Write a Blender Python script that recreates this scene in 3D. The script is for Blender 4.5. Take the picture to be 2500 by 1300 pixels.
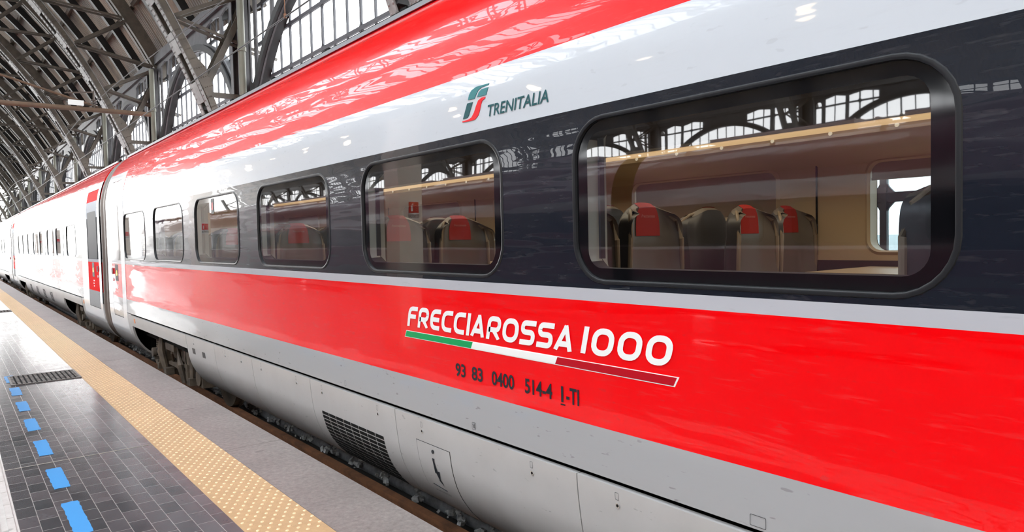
import bpy, bmesh, math, random
from mathutils import Matrix, Vector
random.seed(7)
SC = bpy.context.scene
C = SC.collection
for o in list(bpy.data.objects):
    bpy.data.objects.remove(o)
R_ = math.radians
PI = math.pi

# ------------------------------------------------------------------ camera
EYE = 1.685
F_PX = 1740.0
R3 = [[0.78370011, -0.04157393, 0.61974652],
      [-0.62075045, -0.01711794, 0.78382132],
      [-0.02197775, -0.99898878, -0.03922237]]
cam = bpy.data.cameras.new('camera'); cam_o = bpy.data.objects.new('camera', cam); C.objects.link(cam_o)
cam.sensor_width = 36; cam.lens = 36 * F_PX / 2500; cam.clip_end = 2000; cam.clip_start = .05
m = Matrix.Identity(4)
for i in range(3):
    m[i][0] = R3[i][0]; m[i][1] = -R3[i][1]; m[i][2] = -R3[i][2]
m[2][3] = EYE
cam_o.matrix_world = m
SC.camera = cam_o

# ------------------------------------------------------------------ world, light, exposure
W = bpy.data.worlds.new('bright_overcast_sky'); SC.world = W; W.use_nodes = True
nt = W.node_tree; bg = nt.nodes['Background']
tc = nt.nodes.new('ShaderNodeTexCoord'); sp = nt.nodes.new('ShaderNodeSeparateXYZ'); cr = nt.nodes.new('ShaderNodeValToRGB')
nt.links.new(tc.outputs['Generated'], sp.inputs[0]); nt.links.new(sp.outputs['Z'], cr.inputs['Fac'])
cr.color_ramp.elements[0].position = 0.0; cr.color_ramp.elements[0].color = (1, .985, .96, 1)
cr.color_ramp.elements[1].position = 0.6; cr.color_ramp.elements[1].color = (.90, .95, 1, 1)
nt.links.new(cr.outputs[0], bg.inputs[0]); bg.inputs[1].default_value = 4.6
SC.view_settings.view_transform = 'Standard'; SC.view_settings.look = 'None'
SC.view_settings.gamma = 1; SC.view_settings.exposure = 0.86
SC.view_settings.use_curve_mapping = False
SC.cycles.max_bounces = 9; SC.cycles.diffuse_bounces = 4; SC.cycles.glossy_bounces = 4
SC.cycles.transparent_max_bounces = 16; SC.cycles.caustics_reflective = False; SC.cycles.caustics_refractive = False
SC.cycles.sample_clamp_indirect = 6.0
try: SC.cycles.use_denoising = True
except Exception: pass

def area(name, loc, size, sy, energy, col, rot=(0, 0, 0)):
    l = bpy.data.lights.new(name, 'AREA'); l.shape = 'RECTANGLE'; l.size = size; l.size_y = sy
    l.energy = energy; l.color = col
    o = bpy.data.objects.new(name, l); o.location = loc; o.rotation_euler = rot; C.objects.link(o); return o

# ------------------------------------------------------------------ materials
def mat(name, col=(.5, .5, .5), rough=.5, metal=0., spec=.5, coat=0., coat_rough=.03, emit=None, estr=0.):
    M = bpy.data.materials.new(name); M.use_nodes = True
    p = M.node_tree.nodes['Principled BSDF']
    p.inputs['Base Color'].default_value = (*col, 1); p.inputs['Roughness'].default_value = rough
    p.inputs['Metallic'].default_value = metal; p.inputs['Specular IOR Level'].default_value = spec
    p.inputs['Coat Weight'].default_value = coat; p.inputs['Coat Roughness'].default_value = coat_rough
    if emit: p.inputs['Emission Color'].default_value = (*emit, 1); p.inputs['Emission Strength'].default_value = estr
    return M
class N:
    """small node helper on a material"""
    def __init__(s, M): s.t = M.node_tree; s.p = s.t.nodes['Principled BSDF']
    def n(s, typ, **kw):
        x = s.t.nodes.new(typ)
        for k, v in kw.items(): setattr(x, k, v)
        return x
    def l(s, a, b): s.t.links.new(a, b)
    def coords(s, scale=(1, 1, 1), kind='Object'):
        tcn = s.n('ShaderNodeTexCoord'); mp = s.n('ShaderNodeMapping'); mp.inputs['Scale'].default_value = scale
        s.l(tcn.outputs[kind], mp.inputs[0]); return mp.outputs[0]
    def noise(s, vec, scale, detail=4, rough=.55):
        x = s.n('ShaderNodeTexNoise'); s.l(vec, x.inputs['Vector']); x.inputs['Scale'].default_value = scale
        x.inputs['Detail'].default_value = detail; x.inputs['Roughness'].default_value = rough; return x.outputs['Fac']
    def ramp(s, fac, stops, interp='LINEAR'):
        x = s.n('ShaderNodeValToRGB'); r = x.color_ramp; r.interpolation = interp
        while len(r.elements) < len(stops): r.elements.new(.5)
        for e, (p_, c_) in zip(r.elements, stops): e.position = p_; e.color = (*c_, 1) if len(c_) == 3 else c_
        s.l(fac, x.inputs['Fac']); return x.outputs['Color']
    def mix(s, fac, a, b, mode='MIX'):
        x = s.n('ShaderNodeMix', data_type='RGBA', blend_type=mode)
        if hasattr(fac, 'is_linked') or not isinstance(fac, (int, float)): s.l(fac, x.inputs[0])
        else: x.inputs[0].default_value = fac
        for v, i in ((a, 6), (b, 7)):
            if isinstance(v, tuple): x.inputs[i].default_value = (*v, 1)
            else: s.l(v, x.inputs[i])
        return x.outputs[2]
    def bump(s, h, strength=.3, dist=.01, target='Normal', prev=None):
        x = s.n('ShaderNodeBump'); x.inputs['Strength'].default_value = strength; x.inputs['Distance'].default_value = dist
        s.l(h, x.inputs['Height'])
        if prev is not None: s.l(prev, x.inputs['Normal'])
        s.l(x.outputs[0], s.p.inputs[target]); return x.outputs[0]
    def rng(s, v, a, b, c_, d):
        x = s.n('ShaderNodeMapRange'); s.l(v, x.inputs[0])
        for i, q in enumerate((a, b, c_, d)): x.inputs[i + 1].default_value = q
        return x.outputs[0]

RED = (.95, .0, .002); WHITE = (.575, .60, .63); SILVER = (.385, .385, .385); BLACKBLUE = (.008, .011, .018)
LIGHT = (.50, .50, .53)
def livery(name, red=RED, white=WHITE, band=BLACKBLUE, silver=SILVER, light=LIGHT, roofz=3.36, rough=.22, coat=.55, spec=.25):
    """painted train side: the livery's stripes lie at fixed heights on the body"""
    M = mat(name, rough=rough, spec=spec, coat=coat, coat_rough=.006); q = N(M)
    tcn = q.n('ShaderNodeTexCoord'); s = q.n('ShaderNodeSeparateXYZ'); q.l(tcn.outputs['Object'], s.inputs[0])
    z = q.rng(s.outputs['Z'], 0, 5, 0, 1)          # local z: rail level 0
    def st(zw): return (zw + .55) / 5
    col = q.ramp(z, [(0, silver), (st(.782), red), (st(1.374), light), (st(1.435), band), (st(2.275), white),
                     (st(2.613), red), (st(roofz), (.25, .26, .27))], 'CONSTANT')
    v = q.coords((1, .10, 1)); dirt = q.noise(v, 55, 3, .7)
    v2 = q.coords((1, 1, 1)); patch = q.noise(v2, 1.3, 3)
    streak = q.ramp(dirt, [(.56, (0, 0, 0)), (.76, (1, 1, 1))])
    mask = q.mix(.5, streak, patch, 'MULTIPLY')
    sc_ = q.n('ShaderNodeMath', operation='MULTIPLY'); q.l(mask, sc_.inputs[0]); sc_.inputs[1].default_value = .10
    col2 = q.mix(sc_.outputs[0], col, (.34, .31, .30))
    v4 = q.coords((1, .30, 1)); sk = q.noise(v4, 34, 2, .6); sk = q.ramp(sk, [(.68, (0, 0, 0)), (.73, (1, 1, 1))])
    lo = q.rng(s.outputs['Z'], 1.30, 1.40, .42, .10); lm = q.n('ShaderNodeMath', operation='MULTIPLY'); q.l(sk, lm.inputs[0]); q.l(lo, lm.inputs[1])
    col2 = q.mix(lm.outputs[0], col2, (.13, .11, .11))
    q.l(col2, q.p.inputs['Base Color'])
    # faint ripples of the welded sheet
    v3 = q.coords((1, .24, 2.2)); w = q.noise(v3, 2.8, 2, .5)
    q.bump(w, .22, .018); 
    x = q.n('ShaderNodeBump'); x.inputs['Strength'].default_value = .26; x.inputs['Distance'].default_value = .020
    q.l(w, x.inputs['Height']); q.l(x.outputs[0], q.p.inputs['Coat Normal'])
    return M
M_BODY = livery('train_livery_paint')
M_DOORP = livery('matt_door_paint', rough=.6, coat=0., spec=.08)
M_DOORG = mat('dull_dark_door_glass', (.035, .04, .045), .45, spec=.15)
M_WHITE = mat('white_door_paint', (.80, .81, .82), .2, coat=.5)
def skirt_mat():
    M = mat('silver_skirt_paint', (.46, .455, .445), .34, coat=.15, coat_rough=.15); q = N(M)
    v = q.coords((1, 1, 1)); n1 = q.noise(v, 3.0, 5, .6)
    c1 = q.mix(q.rng(n1, .35, .75, 0, .35), (.47, .465, .455), (.36, .345, .33))
    v2 = q.coords((1, .35, 1)); n2 = q.noise(v2, 38, 2, .6)
    specks = q.ramp(n2, [(.69, (0, 0, 0)), (.74, (1, 1, 1))])
    s3 = q.n('ShaderNodeMath', operation='MULTIPLY'); q.l(specks, s3.inputs[0]); s3.inputs[1].default_value = .45
    c2 = q.mix(s3.outputs[0], c1, (.17, .16, .16))
    # grime gathered low on the skirt
    tcn = q.n('ShaderNodeTexCoord'); s = q.n('ShaderNodeSeparateXYZ'); q.l(tcn.outputs['Object'], s.inputs[0])
    g = q.rng(s.outputs['Z'], .75, .35, 0, 1)
    gm = q.n('ShaderNodeMath', operation='MULTIPLY'); q.l(g, gm.inputs[0]); q.l(q.rng(n1, .25, .7, .35, .8), gm.inputs[1])
    q.l(q.mix(gm.outputs[0], c2, (.16, .125, .10)), q.p.inputs['Base Color'])
    return M
M_SKIRT = skirt_mat()
M_BLACK = mat('matt_black_gap', (.004, .004, .004), .8, spec=.2)
M_RUBBER = mat('dark_rubber_gasket', (.016, .017, .019), .30, spec=.4)
M_FRIT = mat('black_glass_border', (.004, .004, .005), .06, coat=.0, spec=.6)
M_BELLOWS = mat('brown_grey_bellows_fabric', (.085, .058, .043), .42)
M_ROOFLIP = mat('roof_gutter_grey', (.20, .23, .24), .4)
M_TXTW = mat('white_vinyl_lettering', (.93, .93, .90), .35)
M_TXTK = mat('dark_stencil_lettering', (.012, .016, .022), .4)
M_TEAL = mat('teal_green_vinyl', (.0, .16, .17), .3)
M_TEALD = mat('dark_teal_vinyl', (.0, .075, .085), .3)
M_REDV = mat('red_vinyl', (.80, .0, .01), .3)
M_REDD = mat('dark_red_vinyl', (.50, .0, .01), .3)
M_GREEN = mat('green_vinyl', (.0, .36, .10), .3)
M_STEELB = mat('bright_steel_cylinder', (.62, .66, .70), .25, metal=.8)
M_ORANGE = mat('orange_reflector', (.75, .20, .03), .3)
M_AMBER = mat('amber_display', (.02, .02, .02), .3, emit=(1., .62, .05), estr=2.4)
M_CREAM = mat('cream_interior_panel', (.70, .54, .36), .45)
M_CREAM2 = mat('pale_window_reveal', (.62, .58, .50), .4)
M_BLIND = mat('brownish_roller_blind', (.36, .27, .21), .7)
M_INDARK = mat('dark_and_painted_shade_lining', (.05, .045, .05), .6)  # dark lining; also paints in shade on near rack, ceiling and reveal faces
M_SEAT = mat('grey_seat_leather', (.22, .185, .155), .34)
M_SEATD = mat('dark_seat_shell', (.10, .095, .10), .35)
M_SEATL = mat('tan_seat_piping', (.36, .28, .20), .28)
M_CLOTH = mat('red_headrest_cloth', (.52, .025, .015), .8)
M_CLOTHT = mat('pale_red_stitching', (.75, .30, .25), .7)
M_TABLE = mat('tan_table_top', (.55, .42, .28), .4)
M_CARPET = mat('dark_carpet', (.05, .05, .06), .9)
M_LAMP = mat('small_downlight', (.9, .9, .85), .3, emit=(1, .86, .62), estr=.12)

def grime_metal(name, a, b, rough=.6, scale=2.2, metal=.0):
    M = mat(name, a, rough, metal); q = N(M); v = q.coords(); n = q.noise(v, scale, 6, .65)
    q.l(q.mix(q.rng(n, .35, .7, 0, 1), a, b), q.p.inputs['Base Color'])
    n2 = q.noise(v, 30, 3); q.bump(n2, .15, .01); return M
M_RIB = grime_metal('riveted_grey_brown_steel', (.110, .090, .068), (.050, .042, .034), .5)
M_LATT = grime_metal('weathered_pale_grey_steel', (.27, .262, .25), (.12, .112, .105), .5)
M_IRON = grime_metal('dark_painted_iron', (.020, .019, .019), (.010, .010, .010), .45)
M_PIER = grime_metal('grey_painted_iron', (.095, .092, .096), (.05, .048, .05), .45)
M_MULL = mat('grey_glazing_bar', (.065, .067, .075), .5)
M_PIPE = mat('green_grey_drainpipe', (.19, .19, .145), .45)
M_BEAMB = grime_metal('rusty_brown_tube', (.17, .105, .066), (.11, .068, .046), .5)
M_WIRE = mat('dark_contact_wire', (.06, .048, .045), .5)
M_RUST = grime_metal('rusty_rail_steel', (.30, .125, .055), (.13, .06, .032), .7, 5)
M_BOGIE = grime_metal('oily_brown_bogie_steel', (.16, .12, .085), (.045, .036, .03), .6, 6)
M_WALL = grime_metal('pale_stone_wall', (.42, .37, .30), (.30, .26, .21), .8, .5)
M_PILLAR = mat('cream_pillar_paint', (.86, .80, .70), .35)

def glass(name, tint=(.80, .84, .84), f0=.07, wav=0.):
    M = bpy.data.materials.new(name); M.use_nodes = True; t = M.node_tree
    for n_ in list(t.nodes):
        if n_.type != 'OUTPUT_MATERIAL': t.nodes.remove(n_)
    out = [n_ for n_ in t.nodes if n_.type == 'OUTPUT_MATERIAL'][0]
    ge = t.nodes.new('ShaderNodeNewGeometry'); d = t.nodes.new('ShaderNodeVectorMath'); d.operation = 'DOT_PRODUCT'
    t.links.new(ge.outputs['Normal'], d.inputs[0]); t.links.new(ge.outputs['Incoming'], d.inputs[1])
    def mth(op, a, b=None):
        x = t.nodes.new('ShaderNodeMath'); x.operation = op
        for i, v in enumerate((a, b)):
            if v is None: continue
            if isinstance(v, (int, float)): x.inputs[i].default_value = v
            else: t.links.new(v, x.inputs[i])
        return x.outputs[0]
    ab = mth('ABSOLUTE', d.outputs['Value']); om = mth('SUBTRACT', 1., ab); p5 = mth('POWER', om, 5.)
    fac = mth('ADD', mth('MULTIPLY', p5, 1 - f0), f0)
    tr = t.nodes.new('ShaderNodeBsdfTransparent'); tr.inputs[0].default_value = (*tint, 1)
    gl = t.nodes.new('ShaderNodeBsdfGlossy'); gl.inputs['Roughness'].default_value = .015
    if wav:
        tcn = t.nodes.new('ShaderNodeTexCoord'); no = t.nodes.new('ShaderNodeTexNoise'); no.inputs['Scale'].default_value = 1.6
        no.inputs['Detail'].default_value = 1
        bp = t.nodes.new('ShaderNodeBump'); bp.inputs['Distance'].default_value = wav; bp.inputs['Strength'].default_value = .3
        t.links.new(tcn.outputs['Object'], no.inputs['Vector']); t.links.new(no.outputs['Fac'], bp.inputs['Height'])
        t.links.new(bp.outputs[0], gl.inputs['Normal'])
    mx = t.nodes.new('ShaderNodeMixShader'); t.links.new(fac, mx.inputs[0])
    t.links.new(tr.outputs[0], mx.inputs[1]); t.links.new(gl.outputs[0], mx.inputs[2]); t.links.new(mx.outputs[0], out.inputs[0])
    return M
M_GLASS = glass('tinted_train_window_glass', (.60, .63, .65), .135, .003)
M_GLASSF = glass('far_side_window_glass', (.34, .42, .42), .05)
M_PANE = glass('station_window_glass', (.95, .97, 1.), .04)

def tile_mat():
    M = mat('dark_basalt_paving', (.1, .1, .1), .3); q = N(M)
    tcn = q.n('ShaderNodeTexCoord'); s = q.n('ShaderNodeSeparateXYZ'); q.l(tcn.outputs['Object'], s.inputs[0])
    cb = q.n('ShaderNodeCombineXYZ'); q.l(s.outputs['Y'], cb.inputs[0])
    sh = q.n('ShaderNodeMath', operation='SUBTRACT'); q.l(s.outputs['X'], sh.inputs[0]); sh.inputs[1].default_value = .059 - 21
    q.l(sh.outputs[0], cb.inputs[1])
    b = q.n('ShaderNodeTexBrick'); q.l(cb.outputs[0], b.inputs['Vector']); b.offset = .5; b.offset_frequency = 2
    b.inputs['Scale'].default_value = 1; b.inputs['Brick Width'].default_value = .21; b.inputs['Row Height'].default_value = .105
    b.inputs['Mortar Size'].default_value = .0022; b.inputs['Mortar Smooth'].default_value = .2; b.inputs['Bias'].default_value = -.1
    b.inputs['Color1'].default_value = (.030, .034, .040, 1); b.inputs['Color2'].default_value = (.100, .090, .097, 1)
    b.inputs['Mortar'].default_value = (.33, .31, .29, 1)
    v = q.coords(); n = q.noise(v, 9, 6, .7); n2 = q.noise(v, .7, 3)
    c = q.mix(q.rng(n, .35, .8, 0, .30), b.outputs['Color'], (.10, .09, .095))
    q.l(c, q.p.inputs['Base Color'])
    r1 = q.rng(n, .3, .75, .13, .25); r2 = q.rng(n2, .3, .7, -.02, .05)
    ad = q.n('ShaderNodeMath', operation='ADD'); q.l(r1, ad.inputs[0]); q.l(r2, ad.inputs[1]); q.l(ad.outputs[0], q.p.inputs['Roughness'])
    inv = q.n('ShaderNodeMath', operation='SUBTRACT'); inv.inputs[0].default_value = 1; q.l(b.outputs['Fac'], inv.inputs[1])
    b1 = q.bump(inv.outputs[0], .35, .002); q.bump(n, .05, .0015, prev=b1)
    return M
M_TILE = tile_mat()
def stone_mat(name, a, b, rough=.6, sc=14):
    M = mat(name, a, rough); q = N(M); v = q.coords(); n = q.noise(v, sc, 8, .75); n2 = q.noise(v, 1.7, 4)
    c = q.mix(q.rng(n, .3, .7, 0, 1), a, b)
    c = q.mix(q.rng(n2, .4, .75, 0, .35), c, tuple(x * .72 for x in b))
    v3 = q.coords((.5, 1.2, 1)); n3 = q.noise(v3, 7, 2, .5); sp_ = q.ramp(n3, [(.70, (0, 0, 0)), (.73, (1, 1, 1))])
    s3 = q.n('ShaderNodeMath', operation='MULTIPLY'); q.l(sp_, s3.inputs[0]); s3.inputs[1].default_value = .6
    c = q.mix(s3.outputs[0], c, tuple(x * .35 for x in a))
    q.l(c, q.p.inputs['Base Color']); q.bump(n, .25, .004); return M
M_EDGE = stone_mat('speckled_granite_edge', (.36, .32, .30), (.17, .15, .14), .5, 26)
M_TACT = stone_mat('yellow_tactile_paving', (.66, .45, .235), (.52, .345, .18), .45)
M_DOME = mat('pale_yellow_domes', (.86, .66, .40), .35)
M_GUIDE = stone_mat('off_white_guide_tiles', (.66, .63, .60), (.52, .49, .46), .45)
M_BLUE = mat('sky_blue_marking_paint', (.08, .36, .78), .15)
M_IRONCOV = grime_metal('worn_iron_cover', (.20, .185, .17), (.09, .085, .08), .45, 20)
M_TRACKBED = grime_metal('oily_dark_track_bed', (.018, .016, .015), (.008, .008, .008), .8, 6)
M_DUCT = grime_metal('grey_concrete_duct', (.30, .31, .32), (.10, .10, .10), .55, 7)
M_RUBBLE = grime_metal('grey_gravel', (.62, .62, .60), (.20, .20, .20), .8, 20)
M_GROUND = mat('pale_concrete_floor', (.30, .29, .28), .4)
def roof_mat():
    M = mat('corrugated_brown_roofing', (.25, .2, .16), .5); q = N(M)
    tcn = q.n('ShaderNodeTexCoord'); s = q.n('ShaderNodeSeparateXYZ'); q.l(tcn.outputs['Object'], s.inputs[0])
    sn = q.n('ShaderNodeMath', operation='MULTIPLY'); q.l(s.outputs['Y'], sn.inputs[0]); sn.inputs[1].default_value = 2 * PI / .22
    si = q.n('ShaderNodeMath', operation='SINE'); q.l(sn.outputs[0], si.inputs[0])
    v = q.coords((1, 1, 1)); n = q.noise(v, .55, 5, .6)
    c = q.mix(q.rng(n, .38, .62, 0, 1), (.36, .27, .19), (.15, .115, .09))
    q.l(c, q.p.inputs['Base Color']); q.bump(si.outputs[0], .8, .03); return M
M_ROOF = roof_mat()

# ------------------------------------------------------------------ mesh helpers
class MB:
    def __init__(s): s.v = []; s.f = []; s.m = []
    def add(s, vs, fs, mi=0):
        o = len(s.v); s.v += [tuple(v) for v in vs]; s.f += [[i + o for i in f] for f in fs]; s.m += [mi] * len(fs); return s
    def box(s, c, d, mi=0, rot=None):
        vs = []
        for x in (-.5, .5):
            for y in (-.5, .5):
                for z in (-.5, .5):
                    p = Vector((x * d[0], y * d[1], z * d[2]))
                    if rot: p = rot @ p
                    vs.append((p.x + c[0], p.y + c[1], p.z + c[2]))
        return s.add(vs, [(0, 1, 3, 2), (4, 6, 7, 5), (0, 4, 5, 1), (2, 3, 7, 6), (0, 2, 6, 4), (1, 5, 7, 3)], mi)
    def bar(s, a, b, w, h, mi=0, up=(0, 1, 0)):
        """rectangular bar from a to b; w measured along 'up' crossed, h along up"""
        a = Vector(a); b = Vector(b); d = (b - a).normalized(); u = Vector(up); u = (u - d * u.dot(d)).normalized(); r = d.cross(u)
        vs = []
        for p in (a, b):
            for i, j in ((-1, -1), (1, -1), (1, 1), (-1, 1)): vs.append(p + r * (i * w / 2) + u * (j * h / 2))
        return s.add(vs, [(0, 1, 2, 3), (7, 6, 5, 4), (0, 4, 5, 1), (1, 5, 6, 2), (2, 6, 7, 3), (3, 7, 4, 0)], mi)
    def tube(s, pts, r, n=8, mi=0, cap=True):
        pts = [Vector(p) for p in pts]; rr_ = r if isinstance(r, (list, tuple)) else [r] * len(pts); base = len(s.v)
        for i, p in enumerate(pts):
            d = (pts[min(i + 1, len(pts) - 1)] - pts[max(i - 1, 0)]).normalized()
            u = Vector((0, 0, 1)) if abs(d.z) < .9 else Vector((1, 0, 0)); u = (u - d * u.dot(d)).normalized(); w = d.cross(u)
            for k in range(n):
                t = 2 * PI * k / n; q = p + (u * math.cos(t) + w * math.sin(t)) * rr_[i]; s.v.append(tuple(q))
        for i in range(len(pts) - 1):
            for k in range(n):
                a = base + i * n + k; b = base + i * n + (k + 1) % n; s.f.append([a, b, b + n, a + n]); s.m.append(mi)
        if cap:
            s.f.append([base + k for k in range(n)][::-1]); s.m.append(mi)
            s.f.append([base + (len(pts) - 1) * n + k for k in range(n)]); s.m.append(mi)
        return s
    def grid(s, rows, mi=0, close=False):
        base = len(s.v); nc = len(rows[0])
        for r in rows: s.v += [tuple(p) for p in r]
        for i in range(len(rows) - 1):
            for j in range(nc - 1 + (1 if close else 0)):
                a = base + i * nc + j; b = base + i * nc + (j + 1) % nc; s.f.append([a, b, b + nc, a + nc]); s.m.append(mi)
        return s
    def dome(s, c, r, h, nrm=(0, 0, 1), n=8, mi=0):
        nrm = Vector(nrm).normalized(); u = nrm.orthogonal().normalized(); w = nrm.cross(u); c = Vector(c); b = len(s.v)
        for rr_, hh in ((1, 0), (.72, .7)):
            for k in range(n):
                t = 2 * PI * k / n; s.v.append(tuple(c + (u * math.cos(t) + w * math.sin(t)) * r * rr_ + nrm * h * hh))
        s.v.append(tuple(c + nrm * h))
        for k in range(n):
            k2 = (k + 1) % n; s.f.append([b + k, b + k2, b + n + k2, b + n + k]); s.m.append(mi)
            s.f.append([b + n + k, b + n + k2, b + 2 * n]); s.m.append(mi)
        return s
    def build(s, name, mats, parent=None, origin=(0, 0, 0), smooth=False, label=None):
        me = bpy.data.meshes.new(name); ox, oy, oz = origin
        me.from_pydata([(x - ox, y - oy, z - oz) for x, y, z in s.v], [], s.f)
        if not isinstance(mats, (list, tuple)): mats = [mats]
        for q in mats: me.materials.append(q)
        if len(mats) > 1:
            for p, i in zip(me.polygons, s.m): p.material_index = i
        if smooth:
            for p in me.polygons: p.use_smooth = True
            try: me.set_sharp_from_angle(angle=R_(40))
            except Exception: pass
        me.update()
        o = bpy.data.objects.new(name, me); C.objects.link(o)
        if parent: o.parent = parent
        else: o.location = origin
        if label: o['label'] = label
        return o
def tag(o, label=None, cat=None, group=None, kind=None):
    if label: o['label'] = label
    if cat: o['category'] = cat
    if group: o['group'] = group
    if kind: o['kind'] = kind
    return o
def thing(name, loc, label, cat, group=None):
    o = bpy.data.objects.new(name, None); C.objects.link(o); o.location = loc; o.empty_display_size = .3
    return tag(o, label, cat, group)
def copy_tree(o, parent=None, loc=None):
    c = o.copy(); C.objects.link(c); c.parent = parent
    if loc is not None: c.location = loc
    for ch in list(o.children): copy_tree(ch, c)
    return c

def fill(outer, holes=()):
    """triangulate a 2-D polygon with holes -> (verts2d, tris)"""
    bm = bmesh.new()
    def loop(pts):
        vs = [bm.verts.new((p[0], p[1], 0)) for p in pts]
        return [bm.edges.new((vs[i], vs[(i + 1) % len(vs)])) for i in range(len(vs))]
    es = loop(outer)
    for h in holes: es += loop(h)
    bmesh.ops.triangle_fill(bm, use_beauty=True, use_dissolve=False, edges=es, normal=(0, 0, 1))
    bm.verts.index_update()
    vs = [(v.co.x, v.co.y) for v in bm.verts]; fs = [[v.index for v in f.verts] for f in bm.faces]; bm.free()
    return vs, fs
def plate(mb, outer, holes, mp, thick, nrm, mi=0):
    """solid plate: mp maps 2-D to 3-D, nrm is the thickness direction"""
    vs, fs = fill(outer, holes); a = [Vector(mp(*v)) for v in vs]; n = Vector(nrm) * thick
    mb.add(a, fs, mi); mb.add([v + n for v in a], [f[::-1] for f in fs], mi)
    for lp in [outer] + list(holes):
        k = len(lp); p = [Vector(mp(*v)) for v in lp]
        mb.add(p + [v + n for v in p], [(i, (i + 1) % k, (i + 1) % k + k, i + k) for i in range(k)], mi)
def rrect(cx, cy, hw, hh, r, n=7):
    out = []
    for sx, sy, a0 in ((1, 1, 0), (-1, 1, 90), (-1, -1, 180), (1, -1, 270)):
        for i in range(n + 1):
            a = R_(a0 + 90 * i / n); out.append((cx + sx * (hw - r) + r * math.cos(a), cy + sy * (hh - r) + r * math.sin(a)))
    return out

# ------------------------------------------------------------------ setting: ground, platform, track
def quad(name, x0, x1, y0, y1, z, m_, kind='structure', thick=.0, label=None):
    mb = MB()
    if thick: mb.box(((x0 + x1) / 2, (y0 + y1) / 2, z - thick / 2), (x1 - x0, y1 - y0, thick))
    else: mb.add([(x0, y0, z), (x1, y0, z), (x1, y1, z), (x0, y1, z)], [(0, 1, 2, 3)])
    o = mb.build(name, m_, origin=(0, 0, 0)); o['kind'] = kind
    if label: o['label'] = label
    return o
Y0, Y1 = -24, 127
quad('floor', .269, 1.293, Y0, Y1, 0, M_TILE, thick=.2, label='dark stone paved platform floor')
quad('floor', -6.6, -.20, Y0, Y1, 0, M_TILE, thick=.2, label='dark stone paving across the middle of the platform')
quad('floor', -34.6, -10.2, Y0, Y1, 0, M_GROUND, thick=.2, label='pale floor of the far platforms')
quad('floor', 5.4, 9.5, Y0, Y1, -.05, M_GROUND, thick=.2, label='concrete floor beyond the train')
quad('floor', -36, 10, Y0, Y1, -.80, M_TRACKBED, label='dark oily track bed')
quad('ground', -400, 400, -60, 700, -1.0, M_GROUND, label='open ground outside the hall')
e = MB(); y = Y0; 
while y < Y1:
    e.box((1.94, y + 1.497, -.10), (.466, 2.994, .2)); y += 3
e.box((2.02, 51.5, -.52), (.22, 151, .66)); e.build('trim_1', M_EDGE).__setitem__('kind', 'structure')
# tactile strip
tb = MB(); tb.box((1.4975, 51.5, -.098), (.409, 151, .2), 0); 
rows_ = int((34 - 4.0) / .058)
for k in range(rows_):
    yy = 4.0 + k * .058
    for j in range(6):
        xx = 1.325 + j * .0665 + (.033 if k % 2 else 0)
        tb.dome((xx, yy, .0015), .0135, .006, n=7 if yy < 9 else 5, mi=1)
t_ = tb.build('tactile_strip', [M_TACT, M_DOME]); tag(t_, 'yellow tactile warning strip of raised dots along the platform edge', 'tactile paving')
# white guide path with ridges
gb = MB(); yy = 0.
gb.box((.0345, 51.5, -.099), (.469, 151, .2), 0)
for j in range(6):
    x = -.165 + j * .076
    while yy < 30:
        gb.box((x + .02, yy + .148, .004), (.036, .292, .008), 0); yy += .3
    yy = 0.
o = gb.build('guide_path', M_GUIDE); tag(o, 'off-white ribbed guide path set into the dark paving', 'tactile paving')
# blue dashes
Ld = ['largest and nearest blue dash, beside the white guide path', 'second blue dash from the bottom edge of the paving', 'third blue dash from the bottom, clear and solid',
      'fourth blue dash, still clear on dark paving', 'fifth blue dash, paler in the shine', 'sixth blue dash, faint, just before the drain cover', 'seventh blue dash, beyond the drain cover']
for k in range(7):
    y0 = 4.83 + k * 1.02; y1 = y0 + (.66 if k == 0 else .57); x0 = .518; x1 = .609; pts = []
    n = 14
    for i in range(n + 1): pts.append((x0 - random.uniform(0, .010), y0 + (y1 - y0) * i / n))
    for i in range(5): pts.append((x0 + (x1 - x0) * (i + 1) / 5, y1 + random.uniform(-.006, .006)))
    for i in range(n): pts.append((x1 + random.uniform(0, .006), y1 - (y1 - y0) * (i + 1) / n))
    for i in range(3): pts.append((x1 - (x1 - x0) * (i + 1) / 4, y0 + random.uniform(-.005, .005)))
    mb = MB(); plate(mb, pts, [], lambda a, b: (a, b, .0015), .0012, (0, 0, 1))
    o = mb.build('floor_marking', M_BLUE); tag(o, Ld[k], 'floor marking', 'blue dashes painted on the platform paving')
mb = MB(); mb.box((.781, 6.62, .0005), (1.024, .012, .002)); o = mb.build('trim_5', mat('pale_cement_joint', (.36, .33, .28), .6)); o['kind'] = 'structure'
# drain covers
def drain(y0, y1, label, cols=14, rws=7):
    mb = MB(); x0, x1 = .555, 1.285; d = .0018
    mb.box(((x0 + x1) / 2, (y0 + y1) / 2, d), (x1 - x0, y1 - y0, .003), 1)
    for i in range(cols):
        for j in range(rws):
            cx = x0 + (x1 - x0) * (i + .5) / cols; cy = y0 + (y1 - y0) * (j + .5) / rws
            mb.box((cx, cy, .006), ((x1 - x0) / cols * .62, (y1 - y0) / rws * .55, .008), 0)
    for a, b in (((x0, (y0 + y1) / 2, .005), (.02, y1 - y0, .009)), ((x1, (y0 + y1) / 2, .005), (.02, y1 - y0, .009)),
                 (((x0 + x1) / 2, y0, .005), (x1 - x0, .02, .009)), (((x0 + x1) / 2, y1, .005), (x1 - x0, .02, .009))): mb.box(a, b, 0)
    o = mb.build('drain_cover', [M_IRONCOV, M_BLACK]); tag(o, label, 'drain cover')
drain(10.68, 11.43, 'worn iron drain cover set in the paving beside the tactile strip')
drain(23.4, 24.0, 'distant iron drain cover, a thin dark line in the shiny paving', 10, 4)
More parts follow.
